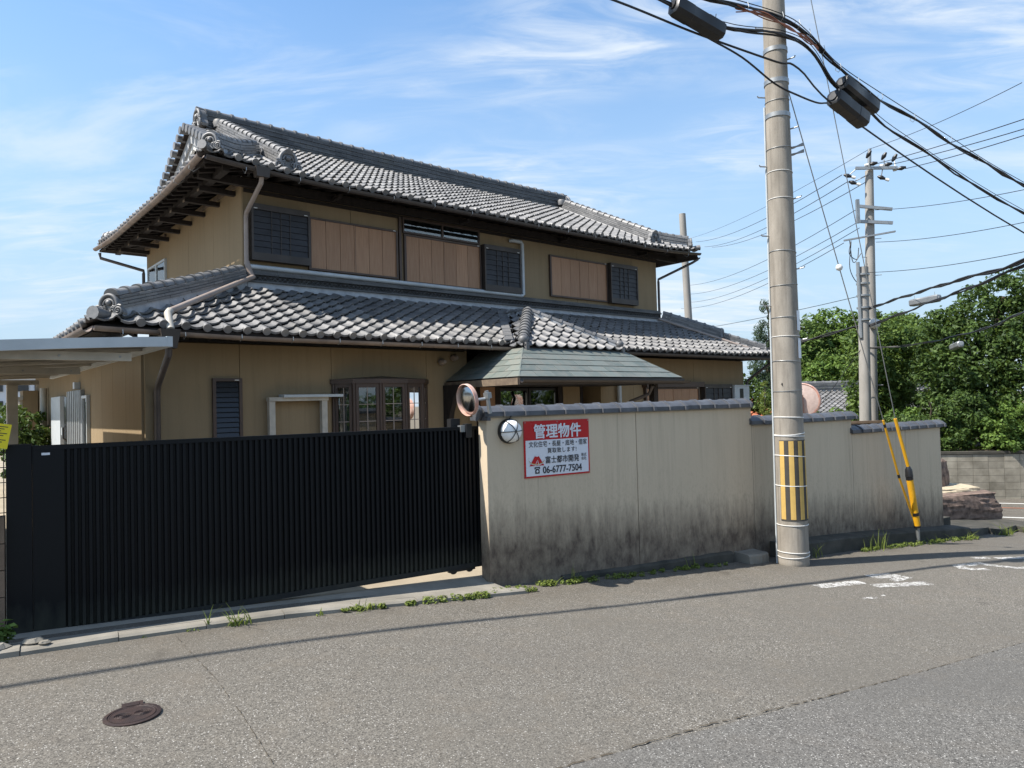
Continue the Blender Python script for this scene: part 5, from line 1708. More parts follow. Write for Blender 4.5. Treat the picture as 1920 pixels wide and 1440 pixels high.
PH = 12.2
mb = MB(); hs = [0, .05, .4] + [1 + k * .8 for k in range(15)]
mb.lathe([(.001, -.3)] + [(prad(h), h) for h in hs] + [(.001, hs[-1] + .01)], 36); mb.obj('shaft', M['pole'], pole, 50)
for h in (.12, .17, .52, 1.02, 1.40, 1.66, 1.69, 1.90, 2.25, 2.62, 2.95, 3.20, 3.62, 4.05, 4.75, 5.10, 5.42, 6.05):
    mb = MB(); n_ = 30; rr = prad(h) + .004
    ph = random.uniform(-.02, .02)
    mb.tube([(rr * math.cos(2 * math.pi * k / n_), rr * math.sin(2 * math.pi * k / n_), h + ph * math.cos(2 * math.pi * k / n_)) for k in range(n_ + 1)], .006 if h < 2.0 else .004, 6, False)
    mb.obj('band', M['white'] if h < 2 or int(h * 10) % 2 else M['steel'], pole, 60)
for h in (5.85, 6.30, 6.72):
    mb = MB(); mb.lathe([(prad(h) + .002, h - .03), (prad(h) + .010, h - .028), (prad(h) + .010, h + .028), (prad(h) + .002, h + .03)], 30); mb.obj('steel_collar', M['steel'], pole, 30)
for k, h in enumerate([2.9 + .46 * i for i in range(11)]):
    a = R(142) if k % 2 else R(296)
    mb = MB(); r0 = prad(h) - .01
    mb.tube([(r0 * math.cos(a), r0 * math.sin(a), h), ((r0 + .10) * math.cos(a), (r0 + .10) * math.sin(a), h + .01), ((r0 + .11) * math.cos(a), (r0 + .11) * math.sin(a), h + .03)], .009, 6); mb.obj('step_bolt', M['steel'], pole, 40)
# striped guard wrap facing the street
z0_, z1_ = .60, 1.60
mb = MB()
def arc_sheet(mb, a0, a1, za, zb_, off):
    n_ = max(2, int((a1 - a0) / R(6))); vs = []; fs = []
    for i in range(n_ + 1):
        a = a0 + (a1 - a0) * i / n_
        vs += [((prad(za) + off) * math.cos(a), (prad(za) + off) * math.sin(a), za), ((prad(zb_) + off) * math.cos(a), (prad(zb_) + off) * math.sin(a), zb_)]
        if i: q = 2 * i; fs.append((q - 2, q, q + 1, q - 1))
    mb.add(vs, fs)


arc_sheet(mb, R(174), R(420), z0_ - .02, z1_ + .01, .004); mb.obj('guard_wrap', M['grey_strip'], pole, 60)
for k in range(7):
    a0 = R(176 + k * 36.5)
    mb = MB(); arc_sheet(mb, a0, a0 + R(19), z0_, z1_, .0065); mb.obj('guard_stripe', M['yellow_dull'], pole, 60)
for (h, hh, a) in ((3.02, .17, R(283)), (2.66, .17, R(284))):
    mb = MB(); arc_sheet(mb, a - R(14), a + R(14), h, h + hh * 1.5, .012); mb.obj('number_plate', M['signwhite'], pole, 60)
mb = MB(); mb.lathe([(.001, 0), (.018, .001), (.018, .006), (.001, .007)], 12, (prad(2.3) * math.cos(R(196)), prad(2.3) * math.sin(R(196)), 2.33), 'y'); mb.obj('hole_plug', M['black'], pole)
mb = MB(); mb.tube([((prad(h) + .012) * math.cos(R(133)), (prad(h) + .012) * math.sin(R(133)), h) for h in (.0, 3.0, 6.0)], .012, 8); mb.obj('earth_conduit', M['pipe_white'], pole, 40)
mb = MB()
for h in (5.38,):
    for q in (-.04, .05):
        mb.tube([(.10, -.10, h + q), (.24, -.20, h + q + .03), (.30, -.16, h + q + .08), (.22, -.06, h + q + .03), (.12, -.02, h + q)], .011, 6)
mb.obj('cable_bracket', M['steel'], pole, 40)

# ------------------------------------------------------------------ overhead cables along the street
def cable(name, label, strands, cat='cable', group=None, m='rubber', mw=WM):
    o = thing(name, label, cat, mw, group)
    for (pts, r) in strands:
        mb = MB(); mb.tube(pts, r, 6); mb.obj('strand', M[m], o, 60)
    return o


def twist(pts, r, k, seed, amp):
    """k strands loosely laid round the path"""
    rg = random.Random(seed); out = []
    pp = [Vec(p) for p in pts]
    for s_ in range(k):
        ph = rg.random() * 6.28; fq = rg.uniform(.5, 1.1)
        L_ = 0; q = []
        for i, p in enumerate(pp):
            if i: L_ += (p - pp[i - 1]).length
            q.append(p + Vec((0, amp * math.cos(fq * L_ * 3 + ph), amp * math.sin(fq * L_ * 3 + ph))))
        out.append((q, r * rg.uniform(.7, 1.15)))
    return out


def dens(pts, n=6): return catmull(pts, n)


g_c = 'overhead cables along the street'
C_path = dens([(-24, .2, 8.1), (-8, .12, 7.2), (0, -.25, 6.72), (2.57, -.62, 6.54), (4.12, -.70, 6.62), (4.67, -.70, 6.54), (5.48, -.60, 6.31), (6.66, -.5, 6.17), (8.63, -.5, 5.87), (11.23, -.5, 5.51), (20, -.5, 4.6)])
B_path = dens([(-24, .15, 7.8), (-8, .08, 6.95), (0, -.3, 6.50), (1.64, -.55, 6.38), (3.1, -.64, 6.27), (4.11, -.70, 6.40), (4.77, -.68, 6.37), (5.47, -.55, 6.08), (6.3, -.5, 5.94), (7.34, -.5, 5.67), (11.18, -.5, 4.98), (20, -.5, 4.0)])
A_path = dens([(-24, .1, 7.5), (-8, .03, 6.7), (0, -.35, 6.30), (1.48, -.5, 6.21), (2.73, -.55, 6.13), (3.98, -.70, 6.02), (4.48, -.68, 6.05), (5.95, -.5, 5.71), (11.14, -.5, 4.62), (20, -.5, 3.3)])
cable('cable_bundle', 'thick upper bundle of black cables crossing the pole with orange tubes', twist(C_path, .014, 4, 1, .024) + [([p + Z * (.05 + .05 * math.sin(i * .11) ** 2) for i, p in enumerate(C_path)], .006)], 'cable', g_c)
cable('cable_bundle', 'second black cable bundle just below the upper one at the pole', twist(B_path, .013, 3, 2, .019) + [([p + Z * .06 for p in B_path], .005)], 'cable', g_c)
cable('single_cable', 'single black cable fixed to the lower collar of the pole', [(A_path, .013)], 'cable', g_c)
cable('slack_cable', 'slack black loop of cable sagging across the front of the pole', [(dens([(2.9, -.56, 6.12), (3.4, -.66, 5.95), (3.9, -.74, 5.70), (4.4, -.72, 5.66), (4.9, -.64, 5.70), (5.25, -.55, 5.80)]), .012)], 'cable', g_c)
spiral = []
for k, off in enumerate((.02, -.03, .0, .05)):
    spiral.append((dens([(3.3, -.66 - .01 * k, 6.52 + off), (3.75, -.73, 6.55 - off), (4.2, -.76, 6.48 + off * .5), (4.6, -.73, 6.46 - off), (4.95, -.66, 6.44 + off)]), .007))
cable('spiral_sleeve', 'orange spiral sleeves round the cables in front of the pole', spiral, 'cable sleeve', None, 'orange')
ties = MB()
tie = thing('cable_hanger', 'row of thin wire hangers holding the upper cable bundle below its steel wire', 'cable hanger', WM)
for i in range(0, len(C_path) - 1, 3):
    p = C_path[i]
    if -4 < p.x < 13:
        mb = MB(); mb.tube([p + Vec((0, .03, .07)), p + Vec((0, .045, 0)), p + Vec((0, 0, -.045)), p + Vec((0, -.045, 0)), p + Vec((0, -.03, .07))], .004, 5); mb.obj('hanger_ring', M['steel'], tie)


def closure(p, q, r, label, m='black', mw=WM):
    p, q = Vec(p), Vec(q); d_ = (q - p); L_ = d_.length; d_.normalize()
    s_ = d_.cross(Z).normalized(); n_ = s_.cross(d_)
    Mx = Matrix((d_, s_, n_)).transposed().to_4x4(); Mx.translation = p
    o = thing('cable_closure', label, 'cable closure', mw @ Mx, 'cable splice closures on the overhead lines')
    mb = MB(); prof_ = []
    def sec(x, g): return [(x, r * g * cx, r * g * cy) for cx, cy in ((-.6, -1), (.6, -1), (.95, -.6), (1, .55), (.6, .95), (-.6, .95), (-1, .55), (-.95, -.6))]
    xs = [(0, .72), (.012, .92), (.05, 1), (L_ * .32, 1), (L_ * .33, .96), (L_ * .66, .96), (L_ * .67, 1), (L_ - .05, 1), (L_ - .012, .92), (L_, .72)]
    vs = [v for x, g in xs for v in sec(x, g)]
    fs = [(i * 8 + j, i * 8 + (j + 1) % 8, (i + 1) * 8 + (j + 1) % 8, (i + 1) * 8 + j) for i in range(len(xs) - 1) for j in range(8)] + [tuple(range(8))[::-1], tuple(range((len(xs) - 1) * 8, len(xs) * 8))]
    mb.add(vs, fs); mb.obj('shell', M[m], o, 30)
    for x in (-.02, L_ + .0):
        mb = MB(); mb.lathe([(.001, 0), (r * .5, .001), (r * .5, .02), (.001, .021)], 12, (x, 0, 0), 'x'); mb.obj('end_grommet', M[m], o, 30)
    for x in (L_ * .15, L_ * .85):
        mb = MB(); mb.tube([(x, 0, r * .8), (x, 0, r * 1.9)], .006, 5); mb.obj('hanger', M['steel'], o)
    return o


closure((2.28, -.62, 6.32), (3.03, -.66, 6.16), .105, 'black splice closure hanging on the house side of the pole')
closure((5.55, -.60, 6.14), (6.42, -.54, 5.96), .105, 'upper of two black splice closures on the far side of the pole')
closure((5.40, -.56, 5.92), (6.14, -.54, 5.72), .118, 'lower of two black splice closures on the far side of the pole')

# ------------------------------------------------------------------ guy wires with yellow guards
anc = Vec((7.46, -.36, zr(7.46) - .05))
gw1 = thing('guy_wire', 'steel guy wire with thin yellow guard leaning against the street wall', 'guy wire', WM, 'guy wires staying the pole')
top1 = Vec((PS + .15, PN, 6.05)); dd = (top1 - anc)
def gp(f): return anc + dd * f
p_t = Vec((6.69, -.33, 1.35))
mb = MB(); mb.tube([p_t, p_t.lerp(top1, .5), top1], .008, 6); mb.obj('wire', M['steel'], gw1)
mb = MB(); mb.tube([anc + Vec((-.05, .02, .42)), p_t.lerp(anc, .45), p_t], .017, 10); mb.obj('guard', M['yellow'], gw1, 40)
for f in (.03, .42):
    mb = MB(); q = p_t.lerp(anc, f); q2 = p_t.lerp(anc, f + .025); mb.tube([q, q2], .019, 10); mb.obj('tape', M['black'], gw1, 40)
mb = MB(); mb.lathe([(.001, -.05), (.035, -.035), (.05, 0), (.035, .035), (.001, .05)], 12, p_t.lerp(top1, .47) + Vec((0, 0, 0))); mb.obj('guy_insulator', M['white'], gw1, 60)
gw2 = thing('guy_wire', 'steel guy wire with thick yellow guard anchored beside the wall plinth', 'guy wire', WM, 'guy wires staying the pole')
top2 = Vec((PS + .1, PN, 9.75)); p_u = Vec((7.03, -.32, 1.36)); p_m = Vec((7.27, -.36, .52))
mb = MB(); mb.tube([p_u, top2], .007, 6); mb.obj('wire', M['steel'], gw2)
mb = MB(); mb.tube([p_u, p_m + Vec((0, 0, .07))], .025, 12); mb.obj('guard', M['yellow'], gw2, 40)
mb = MB(); mb.tube([p_m + Vec((-.005, 0, .10)), p_m + Vec((0, 0, .05)), p_m + Vec((.01, 0, -.06))], [.026, .050, .056], 14); mb.obj('guard_boot', M['black'], gw2, 40)
low = Vec((7.435, -.37, -.32))
mb = MB(); mb.tube([p_m + Vec((.01, 0, -.06)), low], [.050, .046], 14); mb.obj('guard_sleeve', M['yellow'], gw2, 40)
mb = MB(); mb.tube([low, anc], [.03, .026], 10); mb.obj('anchor_rod', M['steel'], gw2, 40)
for f in (.0, .72, .98):
    a_ = (p_m + Vec((.01, 0, -.06))).lerp(low, f); b_ = (p_m + Vec((.01, 0, -.06))).lerp(low, min(1.02, f + .06)); mb = MB(); mb.tube([a_, b_], .0525, 14); mb.obj('tape', M['black'], gw2, 40)

# ================================================================== BACKGROUND POLES AND LINES
def bg_pole(label, base, top, r0, r1, m='pole_far'):
    o = thing('utility_pole', label, 'utility pole', Matrix.Translation(base), 'utility poles behind the wall')
    b_, t_ = Vec((0, 0, 0)), Vec(top) - Vec(base)
    mb = MB(); mb.tube([b_.lerp(t_, k / 8) for k in range(9)], [r0 + (r1 - r0) * k / 8 for k in range(9)], 16); mb.obj('shaft', M[m], o, 40)
    return o


tp_b = Vec((12.05, 24, -1.4)); tp_t = Vec((12.36, 24, 9.35))
tp = bg_pole('tall far concrete pole with crossarms and black insulators beyond the wall', tp_b, tp_t, .215, .13)
def L3(p): return Vec(p) - tp_b
mb = MB(); mb.tube([L3((12.36, 24, 9.2)), L3((12.40, 24, 10.1))], .06, 10); mb.obj('top_pipe', M['steel'], tp)
for (a_, b_, w_) in (((11.84, 24.1, 9.42), (13.1, 23.8, 9.30), .09), ((11.9, 24.1, 8.12), (12.9, 23.85, 7.92), .10), ((11.88, 24.1, 7.60), (12.9, 23.85, 7.46), .10), ((11.4, 24.2, 6.98), (12.95, 23.8, 7.16), .05)):
    mb = MB(); mb.beam(L3(a_) + Vec((0, -.2, 0)), L3(b_) + Vec((0, -.2, 0)), .08, w_); mb.obj('crossarm', M['steel'], tp)
mb = MB(); mb.box(-.32, -.22, -.32, -.22, L3((0, 0, 7.5)).z, L3((0, 0, 8.3)).z); mb.obj('arm_strap', M['steel'], tp)
ins_ = MB(); ins_.lathe([(.001, -.14), (.03, -.13), (.055, -.06), (.075, 0), (.055, .06), (.035, .13), (.001, .14)], 10, (0, 0, 0), 'x'); ins_me = ins_.mesh('insulator', M['black'], 50)
insw = MB(); insw.lathe([(.001, -.07), (.045, -.06), (.05, 0), (.045, .06), (.001, .07)], 10, (0, 0, 0), 'x'); insw_me = insw.mesh('insulator_bell', M['white'], 50)
for (x, y, z_, a) in ((12.36, 23.72, 9.50, .1), (12.83, 23.68, 9.45, .1), (13.27, 23.65, 9.30, .12), (11.62, 24.0, 9.20, -.5), (11.78, 24.0, 8.96, -.5), (12.62, 23.72, 9.02, -.6), (12.22, 23.72, 9.82, 1.1), (12.72, 23.7, 9.74, 1.1), (13.05, 23.66, 9.66, 1.1)):
    Mx = Matrix.Translation(L3((x, y, z_))) @ Matrix.Rotation(-a, 4, 'Y') @ Matrix.Rotation(R(-25), 4, 'Z')
    link('insulator', ins_me, tp, Mx)
    if a < .2: link('insulator_bell', insw_me, tp, Mx @ Matrix.Translation((-.2 if a > 0 else .2, 0, 0)))
for (a_, b_) in (((11.70, 23.98, 9.24), (11.88, 23.88, 9.40)), ((11.86, 23.98, 9.0), (12.3, 23.9, 9.2)), ((12.62, 23.72, 9.08), (12.66, 23.7, 9.3)), ((12.22, 23.72, 9.7), (12.22, 23.72, 9.4)), ((12.72, 23.7, 9.62), (12.72, 23.7, 9.32)), ((13.05, 23.66, 9.55), (13.03, 23.6, 9.3))):
    mb = MB(); mb.tube([L3(a_), L3(b_)], .018, 5); mb.obj('insulator_link', M['steel'], tp)
for (z_, sx) in [(7.0 - k * .62, (-1) ** k) for k in range(12)]:
    mb = MB(); c_ = L3((12.05 + .31 * (z_ + 1.4) / 10.75, 24, z_)); mb.tube([c_, c_ + Vec((sx * .33, -.12, 0))], .012, 5); mb.obj('step_bolt', M['steel'], tp)
for (pts) in ([(11.6, 23.9, 6.95), (11.5, 23.85, 6.5), (11.75, 23.85, 6.3), (11.85, 23.9, 6.7)], [(11.55, 23.9, 6.95), (11.62, 23.85, 6.2), (11.9, 23.85, 6.5)], [(11.6, 23.9, 6.9), (11.5, 23.85, 6.0), (11.75, 23.85, 5.5), (11.9, 23.9, 5.9)]):
    mb = MB(); mb.tube([q - tp_b for q in dens(pts, 5)], .014, 5); mb.obj('jumper_wire', M['rubber'], tp)
mb = MB(); mb.lathe([(.001, -.18), (.16, -.10), (.19, 0), (.16, .12), (.001, .18)], 14, L3((12.2, 23.75, 4.1))); mb.obj('guy_insulator', M['white'], tp, 60)
sp_b = Vec((11.55, 23.4, -1.4))
spl = bg_pole('shorter far concrete pole standing close beside the tall one', sp_b, (11.72, 23.4, 5.95), .19, .16)
mb = MB(); mb.tube([Vec((11.52, 23.3, 3.6)) - sp_b, Vec((11.50, 23.3, 6.1)) - sp_b], .06, 8); mb.obj('riser_pipe', M['steel'], spl)
for z_ in (4.2, 4.6, 5.0, 5.4, 5.7):
    mb = MB(); mb.lathe([(.17, -.03), (.21, -.028), (.21, .028), (.17, .03)], 14, Vec((11.67 + .02 * (z_ - 4), 23.4, z_)) - sp_b); mb.obj('cable_clamp', M['steel'], spl, 30)
bg_pole('plain leaning pole rising behind the house roof', (6.45, 25, -1.2), (6.19, 25, 8.30), .155, .115)
fp_b = Vec((20.15, 45, -1.5))
fp = bg_pole('small distant pole with white crossarms in front of the trees', fp_b, (20.12, 45, 4.2), .16, .12)
for (a_, b_) in (((19.6, 44.8, 3.35), (20.6, 44.8, 3.25)), ((19.5, 44.8, 2.95), (20.5, 44.8, 2.95))):
    mb = MB(); mb.beam(Vec(a_) - fp_b, Vec(b_) - fp_b, .1, .1); mb.obj('crossarm', M['white'], fp)
for x in (19.92, 20.34):
    mb = MB(); mb.tube([Vec((x, 44.8, 3.3)) - fp_b, Vec((x, 44.8, 4.8)) - fp_b], .07, 8); mb.obj('riser_pipe', M['white'], fp)


def wire(label, a, b, drop, r, name='power_line', group='far power and telephone lines'):
    mb = MB(); mb.tube(sag(a, b, drop, 16), r, 5)
    return tag(mb.obj(name, M['rubber'], None, 60), label, 'power line', group)


def ends(p, q, k): return Vec(p) + (Vec(q) - Vec(p)) * k


hv = 'thin high voltage line running from the tall far pole behind the house'
for px, left in (((11.45, 24.05, 9.25), (15.95, 60, 15.05)), ((11.62, 24.0, 9.0), (16.65, 60, 14.60)), ((12.2, 24, 8.95), (17.3, 60, 14.55))):
    wire(hv + (', topmost of three', ', middle of three', ', lowest of three')[int(px[2] < 9.2) + int(px[2] < 8.97)], px, left, .5, .014)
for px, right in (((12.5, 23.72, 9.5), (11.85, 16, 8.04)), ((12.97, 23.68, 9.45), (11.9, 16, 7.83)), ((13.4, 23.65, 9.28), (11.85, 16, 7.67))):
    wire('thin high voltage line from the tall far pole over the street, %s of three' % ('topmost' if px[2] > 9.48 else 'middle' if px[2] > 9.4 else 'lowest'), px, ends(px, right, 1.8), .12, .012)
for px, left in (((11.9, 24, 8.05), (15.0, 60, 11.35)), ((11.9, 24, 7.6), (15.0, 60, 10.6)), ((11.95, 24, 7.4), (15.0, 60, 9.9)), ((11.4, 24, 6.9), (14.5, 60, 9.4))):
    wire('thin low voltage line behind the house, %s of four on the far pole' % {8.05: 'topmost', 7.6: 'second', 7.4: 'third', 6.9: 'lowest'}[px[2]], px, left, .6, .012)
for (a_, b_, dp) in (((12.5, 24, 8.0), (12.05, 16, 6.35), .1), ((12.5, 24, 6.9), (12.0, 16, 5.6), .1), ((11.8, 23.3, 5.75), (11.8, 16, 4.9), .1)):
    wire('thin service line from the far poles above the trees, %s of three' % {8.0: 'topmost', 6.9: 'middle', 5.75: 'lowest'}[a_[2]], a_, b_, dp, .009)
wire('thin top line passing over the tip of the tall far pole to the house side', (12.4, 24, 10.1), (14.8, 60, 15.2), .4, .009)
wire('thin top line passing over the tip of the tall far pole to the street side', (12.4, 24, 10.1), (11.8, 16, 8.75), .1, .009)
wire('thin line running low behind the roof to the short far pole', (11.6, 23.4, 5.0), (6.5, 60, 7.2), .5, .011)
wire('thin line dropping from the short far pole to the tiled roof', (11.55, 23.3, 3.3), (10.2, 24.5, .9), .02, .010)


def tel(label, pts, r, k, seed):
    o = thing('telephone_cable', label, 'cable', I4, 'telephone cables at the far poles')
    for (q, rr) in twist(dens(pts, 8), r, k, seed, r * 1.4):
        mb = MB(); mb.tube(q, rr, 6); mb.obj('strand', M['rubber'], o, 60)
    return o


tel('black telephone cable rising from the far poles with a grey closure', [(11.75, 23.4, 4.5), (11.9, 22.6, 4.62), (10.9, 17.5, 4.45), (10.3, 14, 4.35), (9.9, 11, 4.9), (9.5, 8, 5.6)], .022, 3, 11)
tel('second black telephone cable curving up from the far poles to the right', [(11.75, 23.4, 3.95), (11.9, 22.4, 4.10), (11.0, 17.5, 4.18), (10.35, 14, 4.28), (9.9, 11, 4.7), (9.5, 8, 5.2)], .022, 3, 12)
tel('low black telephone cable hung in front of the large evergreen tree', [(11.75, 23.4, 3.25), (12.6, 22, 3.25), (11.4, 17, 3.25), (10.2, 14, 3.32), (9.6, 11, 3.6)], .017, 2, 13)
tel('black telephone cable running from the short far pole behind the near pole', [(11.6, 23.4, 4.0), (11.0, 24.5, 3.85), (9.6, 27, 3.55), (8.6, 34, 3.9), (8, 46, 5.2)], .028, 2, 14)
closure((12.4, 21.9, 4.52), (12.75, 21.0, 4.55), .11, 'grey box closure on the telephone cable beside the far poles', 'steel', I4)
closure((13.0, 20.9, 3.05), (12.75, 20.1, 3.1), .09, 'grey box closure hanging on the low cable before the evergreen', 'steel', I4)

# ================================================================== RIGHT HAND BACKGROUND
tm2 = traffic_mirror(Matrix.Translation((5.50, 13.5, 1.66)) @ Matrix.Rotation(R(150), 4, 'Z'), 'large round convex mirror with pale back and orange rim behind the street wall', .31)
mb = MB(); mb.lathe([(.312, -.01), (.328, .0), (.328, .13), (.318, .13), (.312, .0)], 40, (0, 0, 0), 'y', False); mb.obj('hood', M['mirror_rim'], tm2, 40)
mb = MB(); mb.tube([(0, .08, .1), (0, .08, -2.4)], .035, 10); mb.obj('pole', M['orange'], tm2, 40)


def boulder(name, label, mw, dims, seed, flat=.0, m='rock', sub=4):
    bm = bmesh.new(); bmesh.ops.create_cube(bm, size=2.0)
    bmesh.ops.subdivide_edges(bm, edges=bm.edges[:], cuts=15, use_grid_fill=True)
    rg = np.random.default_rng(seed)
    ks = rg.normal(0, 1, (14, 3)) * np.array([1.6, 1.6, 1.6]); ph = rg.uniform(0, 6.28, 14)
    ks2 = rg.normal(0, 1, (14, 3)) * 5; ph2 = rg.uniform(0, 6.28, 14)
    for v in bm.verts:
        p = np.array(v.co); n_ = p / np.linalg.norm(p)
        sph = n_ * 1.25
        q = p * .72 + sph * .28
        d_ = .06 * sum(math.sin(float(ks[i] @ p) + ph[i]) for i in range(14)) / 2.2 + .03 * sum(abs(math.sin(float(ks2[i] @ p) + ph2[i])) - .6 for i in range(14)) / 2.2 + .012 * sum(math.sin(float(ks2[i] @ p) * 2.7 + ph2[i] * 3) for i in range(14)) / 2.2
        q = q + n_ * d_
        if flat and q[2] > flat: q[2] = flat + (q[2] - flat) * .2
        v.co = Vec((q[0] * dims[0], q[1] * dims[1], q[2] * dims[2]))
    me = bpy.data.meshes.new(name); bm.to_mesh(me); bm.free(); me.materials.append(M[m]); me.shade_smooth()
    me.set_sharp_from_angle(angle=R(16))
    return tag(link(name, me, None, mw), label, 'rock', 'garden rocks at the street corner')


boulder('garden_rock', 'low broad brown granite rock with flat top at the corner', WM @ Matrix.Translation((11.45, 1.30, -.60)) @ Matrix.Rotation(R(-14), 4, 'Z'), (1.15, .48, .36), 4, .75)
boulder('garden_rock', 'upright reddish standing rock behind the low flat rock', WM @ Matrix.Translation((11.95, 1.75, -.18)) @ Matrix.Rotation(R(10), 4, 'Z'), (.27, .26, .52), 9)
bd = boulder('sand_heap', 'pale sand and gravel lying on the flat rock at the corner', WM @ Matrix.Translation((11.55, 1.66, -.37)) @ Matrix.Rotation(R(-14), 4, 'Z'), (1.02, .48, .20), 6, .6, 'sand')
bd['category'] = 'sand'; bd['group'] = ''
del bd['group']
mb = MB(); mb.box(9.0, 9.75, .30, 1.3, -1.2, -.50); tag(mb.obj('stone_step', M['concrete_dark'], None, 0, WM), 'low dark stone step behind the far end of the wall', 'step')

# block retaining wall under the trees
ra, rb_ = Vec((6.0, 20.6, 0)), Vec((17.6, 18.9, 0)); rd = (rb_ - ra); RL = rd.length; rd.normalize(); ang = math.atan2(rd.y, rd.x)
ret = thing('retaining_wall', 'weathered grey concrete block retaining wall below the evergreens', 'wall', Matrix.Translation((ra.x, ra.y, -1.34)) @ Matrix.Rotation(ang, 4, 'Z'))
mb = MB(); mb.box(0, RL, .012, .14, 0, 1.36); mb.obj('mortar_core', M['grey_strip'], ret)
bl = MB(); bl.box(0, .388, 0, .15, 0, .186); bl_me = bl.mesh('block', M['block'])
for r in range(7):
    x = 0
    while x < RL - .38:
        if 4.2 < x or r > 4: link('block', bl_me, ret, Matrix.Translation((x, random.uniform(-.003, .003), r * .193)))
        x += .395
mb = MB(); mb.box(-.02, RL, -.03, .18, 1.362, 1.43); mb.obj('cap_course', M['concrete_dark'], ret)
mb = MB(); mb.add([(5.5, 20.75, 0), (22, 18.3, 0), (40, 60, 1.2), (6, 60, 1.2)], [(0, 1, 2, 3)])
struct(mb.obj('wooded_bank', M['earth']))
# low brown slatted fence just behind the third wall section
lf = thing('low_fence', 'low brown board fence behind the stepped end of the street wall', 'fence', Matrix.Translation((10.9, 22.6, -.9)))
for k in range(16):
    mb = MB(); mb.box(-.2 + k * .10, -.11 + k * .10, 0, .03, 0, 1.72); mb.obj('board', M['block_brown'], lf)
mb = MB(); mb.box(-.25, 1.45, -.03, .06, 1.72, 1.80); mb.obj('top_rail', M['block_brown'], lf)

# neighbour's single storey house: tiled roof with gable
nb = thing('house', 'low neighbouring house with grey tiled gable roof behind the wall', 'house', Matrix.Translation((12.5, 29, -1.3)) @ Matrix.Rotation(R(8), 4, 'Z'))
mb = MB(); mb.box(.3, 8, .3, 5.2, 0, 2.2); mb.prism([(.3, .3, 2.2), (.3, 5.2, 2.2), (.3, 2.75, 3.1)], (7.6, 0, 0)); mb.obj('wall', M['siding'], nb)
nbr = MB(); slab(nbr, [(-.1, -.3, 2.12), (8.4, -.3, 2.12), (8.4, 2.75, 3.25), (-.1, 2.75, 3.25)], .08); slab(nbr, [(8.4, 5.8, 2.12), (-.1, 5.8, 2.12), (-.1, 2.75, 3.25), (8.4, 2.75, 3.25)], .08)
nro = nbr.obj('roof', M['wood_dark'], nb)
field(nro, (-.1, -.32, 2.11), (1, 0, 0), (0, 3.05, 1.13), 32, 14, lambda p: True, [], None, eaves=False)
ridge(nro, [(-.15, 2.75, 3.24), (8.4, 2.75, 3.24)], .3, 5, .06, .10, .05, .4)
mb = MB(); mb.beam((-.14, -.3, 2.05), (-.14, 2.75, 3.18), .06, .2).beam((-.14, 5.8, 2.05), (-.14, 2.75, 3.18), .06, .2); mb.obj('barge_board', M['frame_brown'], nro)
# red roofed shed
rs = thing('shed', 'small shed with orange red tiled roof behind the street wall', 'shed', Matrix.Translation((6.9, 21.4, -1.2)) @ Matrix.Rotation(R(20), 4, 'Z'))
mb = MB(); mb.box(.2, 2.6, .2, 2.0, 0, 2.15); mb.obj('wall', M['siding'], rs)
mb = MB(); slab(mb, [(0, -.1, 2.1), (2.8, -.1, 2.1), (2.8, 2.2, 2.85), (0, 2.2, 2.85)], .07); rso = mb.obj('roof', M['wood_dark'], rs)
field(rso, (0, -.12, 2.10), (1, 0, 0), (0, 2.3, .75), 10, 10, lambda p: True, [], None, eaves=False, m=M['redtile'])

# far office blocks seen under the carport
def office(label, mw, w_, d_, h_, floors, bays):
    o = thing('office_building', label, 'building', mw, 'distant office blocks')
    mb = MB(); mb.box(0, w_, 0, d_, -3, h_); mb.obj('wall', M['office'], o)
    for f in range(floors):
        for b in range(bays):
            x0 = w_ * (b + .12) / bays; x1 = w_ * (b + .88) / bays; z0_ = h_ * (f + .3) / floors; z1_ = h_ * (f + .78) / floors
            mb = MB(); mb.box(x0, x1, -.12, -.02, z0_, z1_); mb.obj('window', M['office_glass'], o)
    mb = MB(); mb.box(-.2, w_ + .2, -.2, d_ + .2, h_, h_ + .5); mb.obj('parapet', M['office'], o)
    return o


office('distant white office block seen below the carport roof', Matrix.Translation((-54, 72, 0)) @ Matrix.Rotation(R(20), 4, 'Z'), 9, 8, 5.6, 3, 4)
office('second distant pale office block with ribbon windows beyond the carport', Matrix.Translation((-60, 95, 0)) @ Matrix.Rotation(R(25), 4, 'Z'), 14, 8, 9.5, 4, 3)

# ================================================================== VEGETATION
def leaves(centers, radii, n_per, size, up_bias=.5, aspect=.5, seed=0):
    rg = np.random.default_rng(seed)
    C_ = np.repeat(np.asarray(centers), n_per, axis=0); R_ = np.repeat(np.asarray(radii), n_per)[:, None]
    d_ = rg.normal(size=C_.shape); d_ /= np.linalg.norm(d_, axis=1, keepdims=True)
    P = C_ + d_ * R_ * rg.uniform(.55, 1.05, (len(C_), 1)) ** .7 * np.array([1, 1, .8])
    nrm = d_ * .8 + rg.normal(size=d_.shape) * .55 + np.array([0, 0, up_bias]); nrm /= np.linalg.norm(nrm, axis=1, keepdims=True)
    a = rg.normal(size=d_.shape); a -= nrm * (a * nrm).sum(1, keepdims=True); a /= np.linalg.norm(a, axis=1, keepdims=True)
    b = np.cross(nrm, a); s_ = size * rg.uniform(.6, 1.3, (len(C_), 1))
    V_ = np.stack([P - a * s_, P - b * s_ * aspect + nrm * s_ * .12, P + a * s_, P + b * s_ * aspect + nrm * s_ * .12], 1).reshape(-1, 3)
    return V_, np.arange(len(V_), dtype=np.int32).reshape(-1, 4)


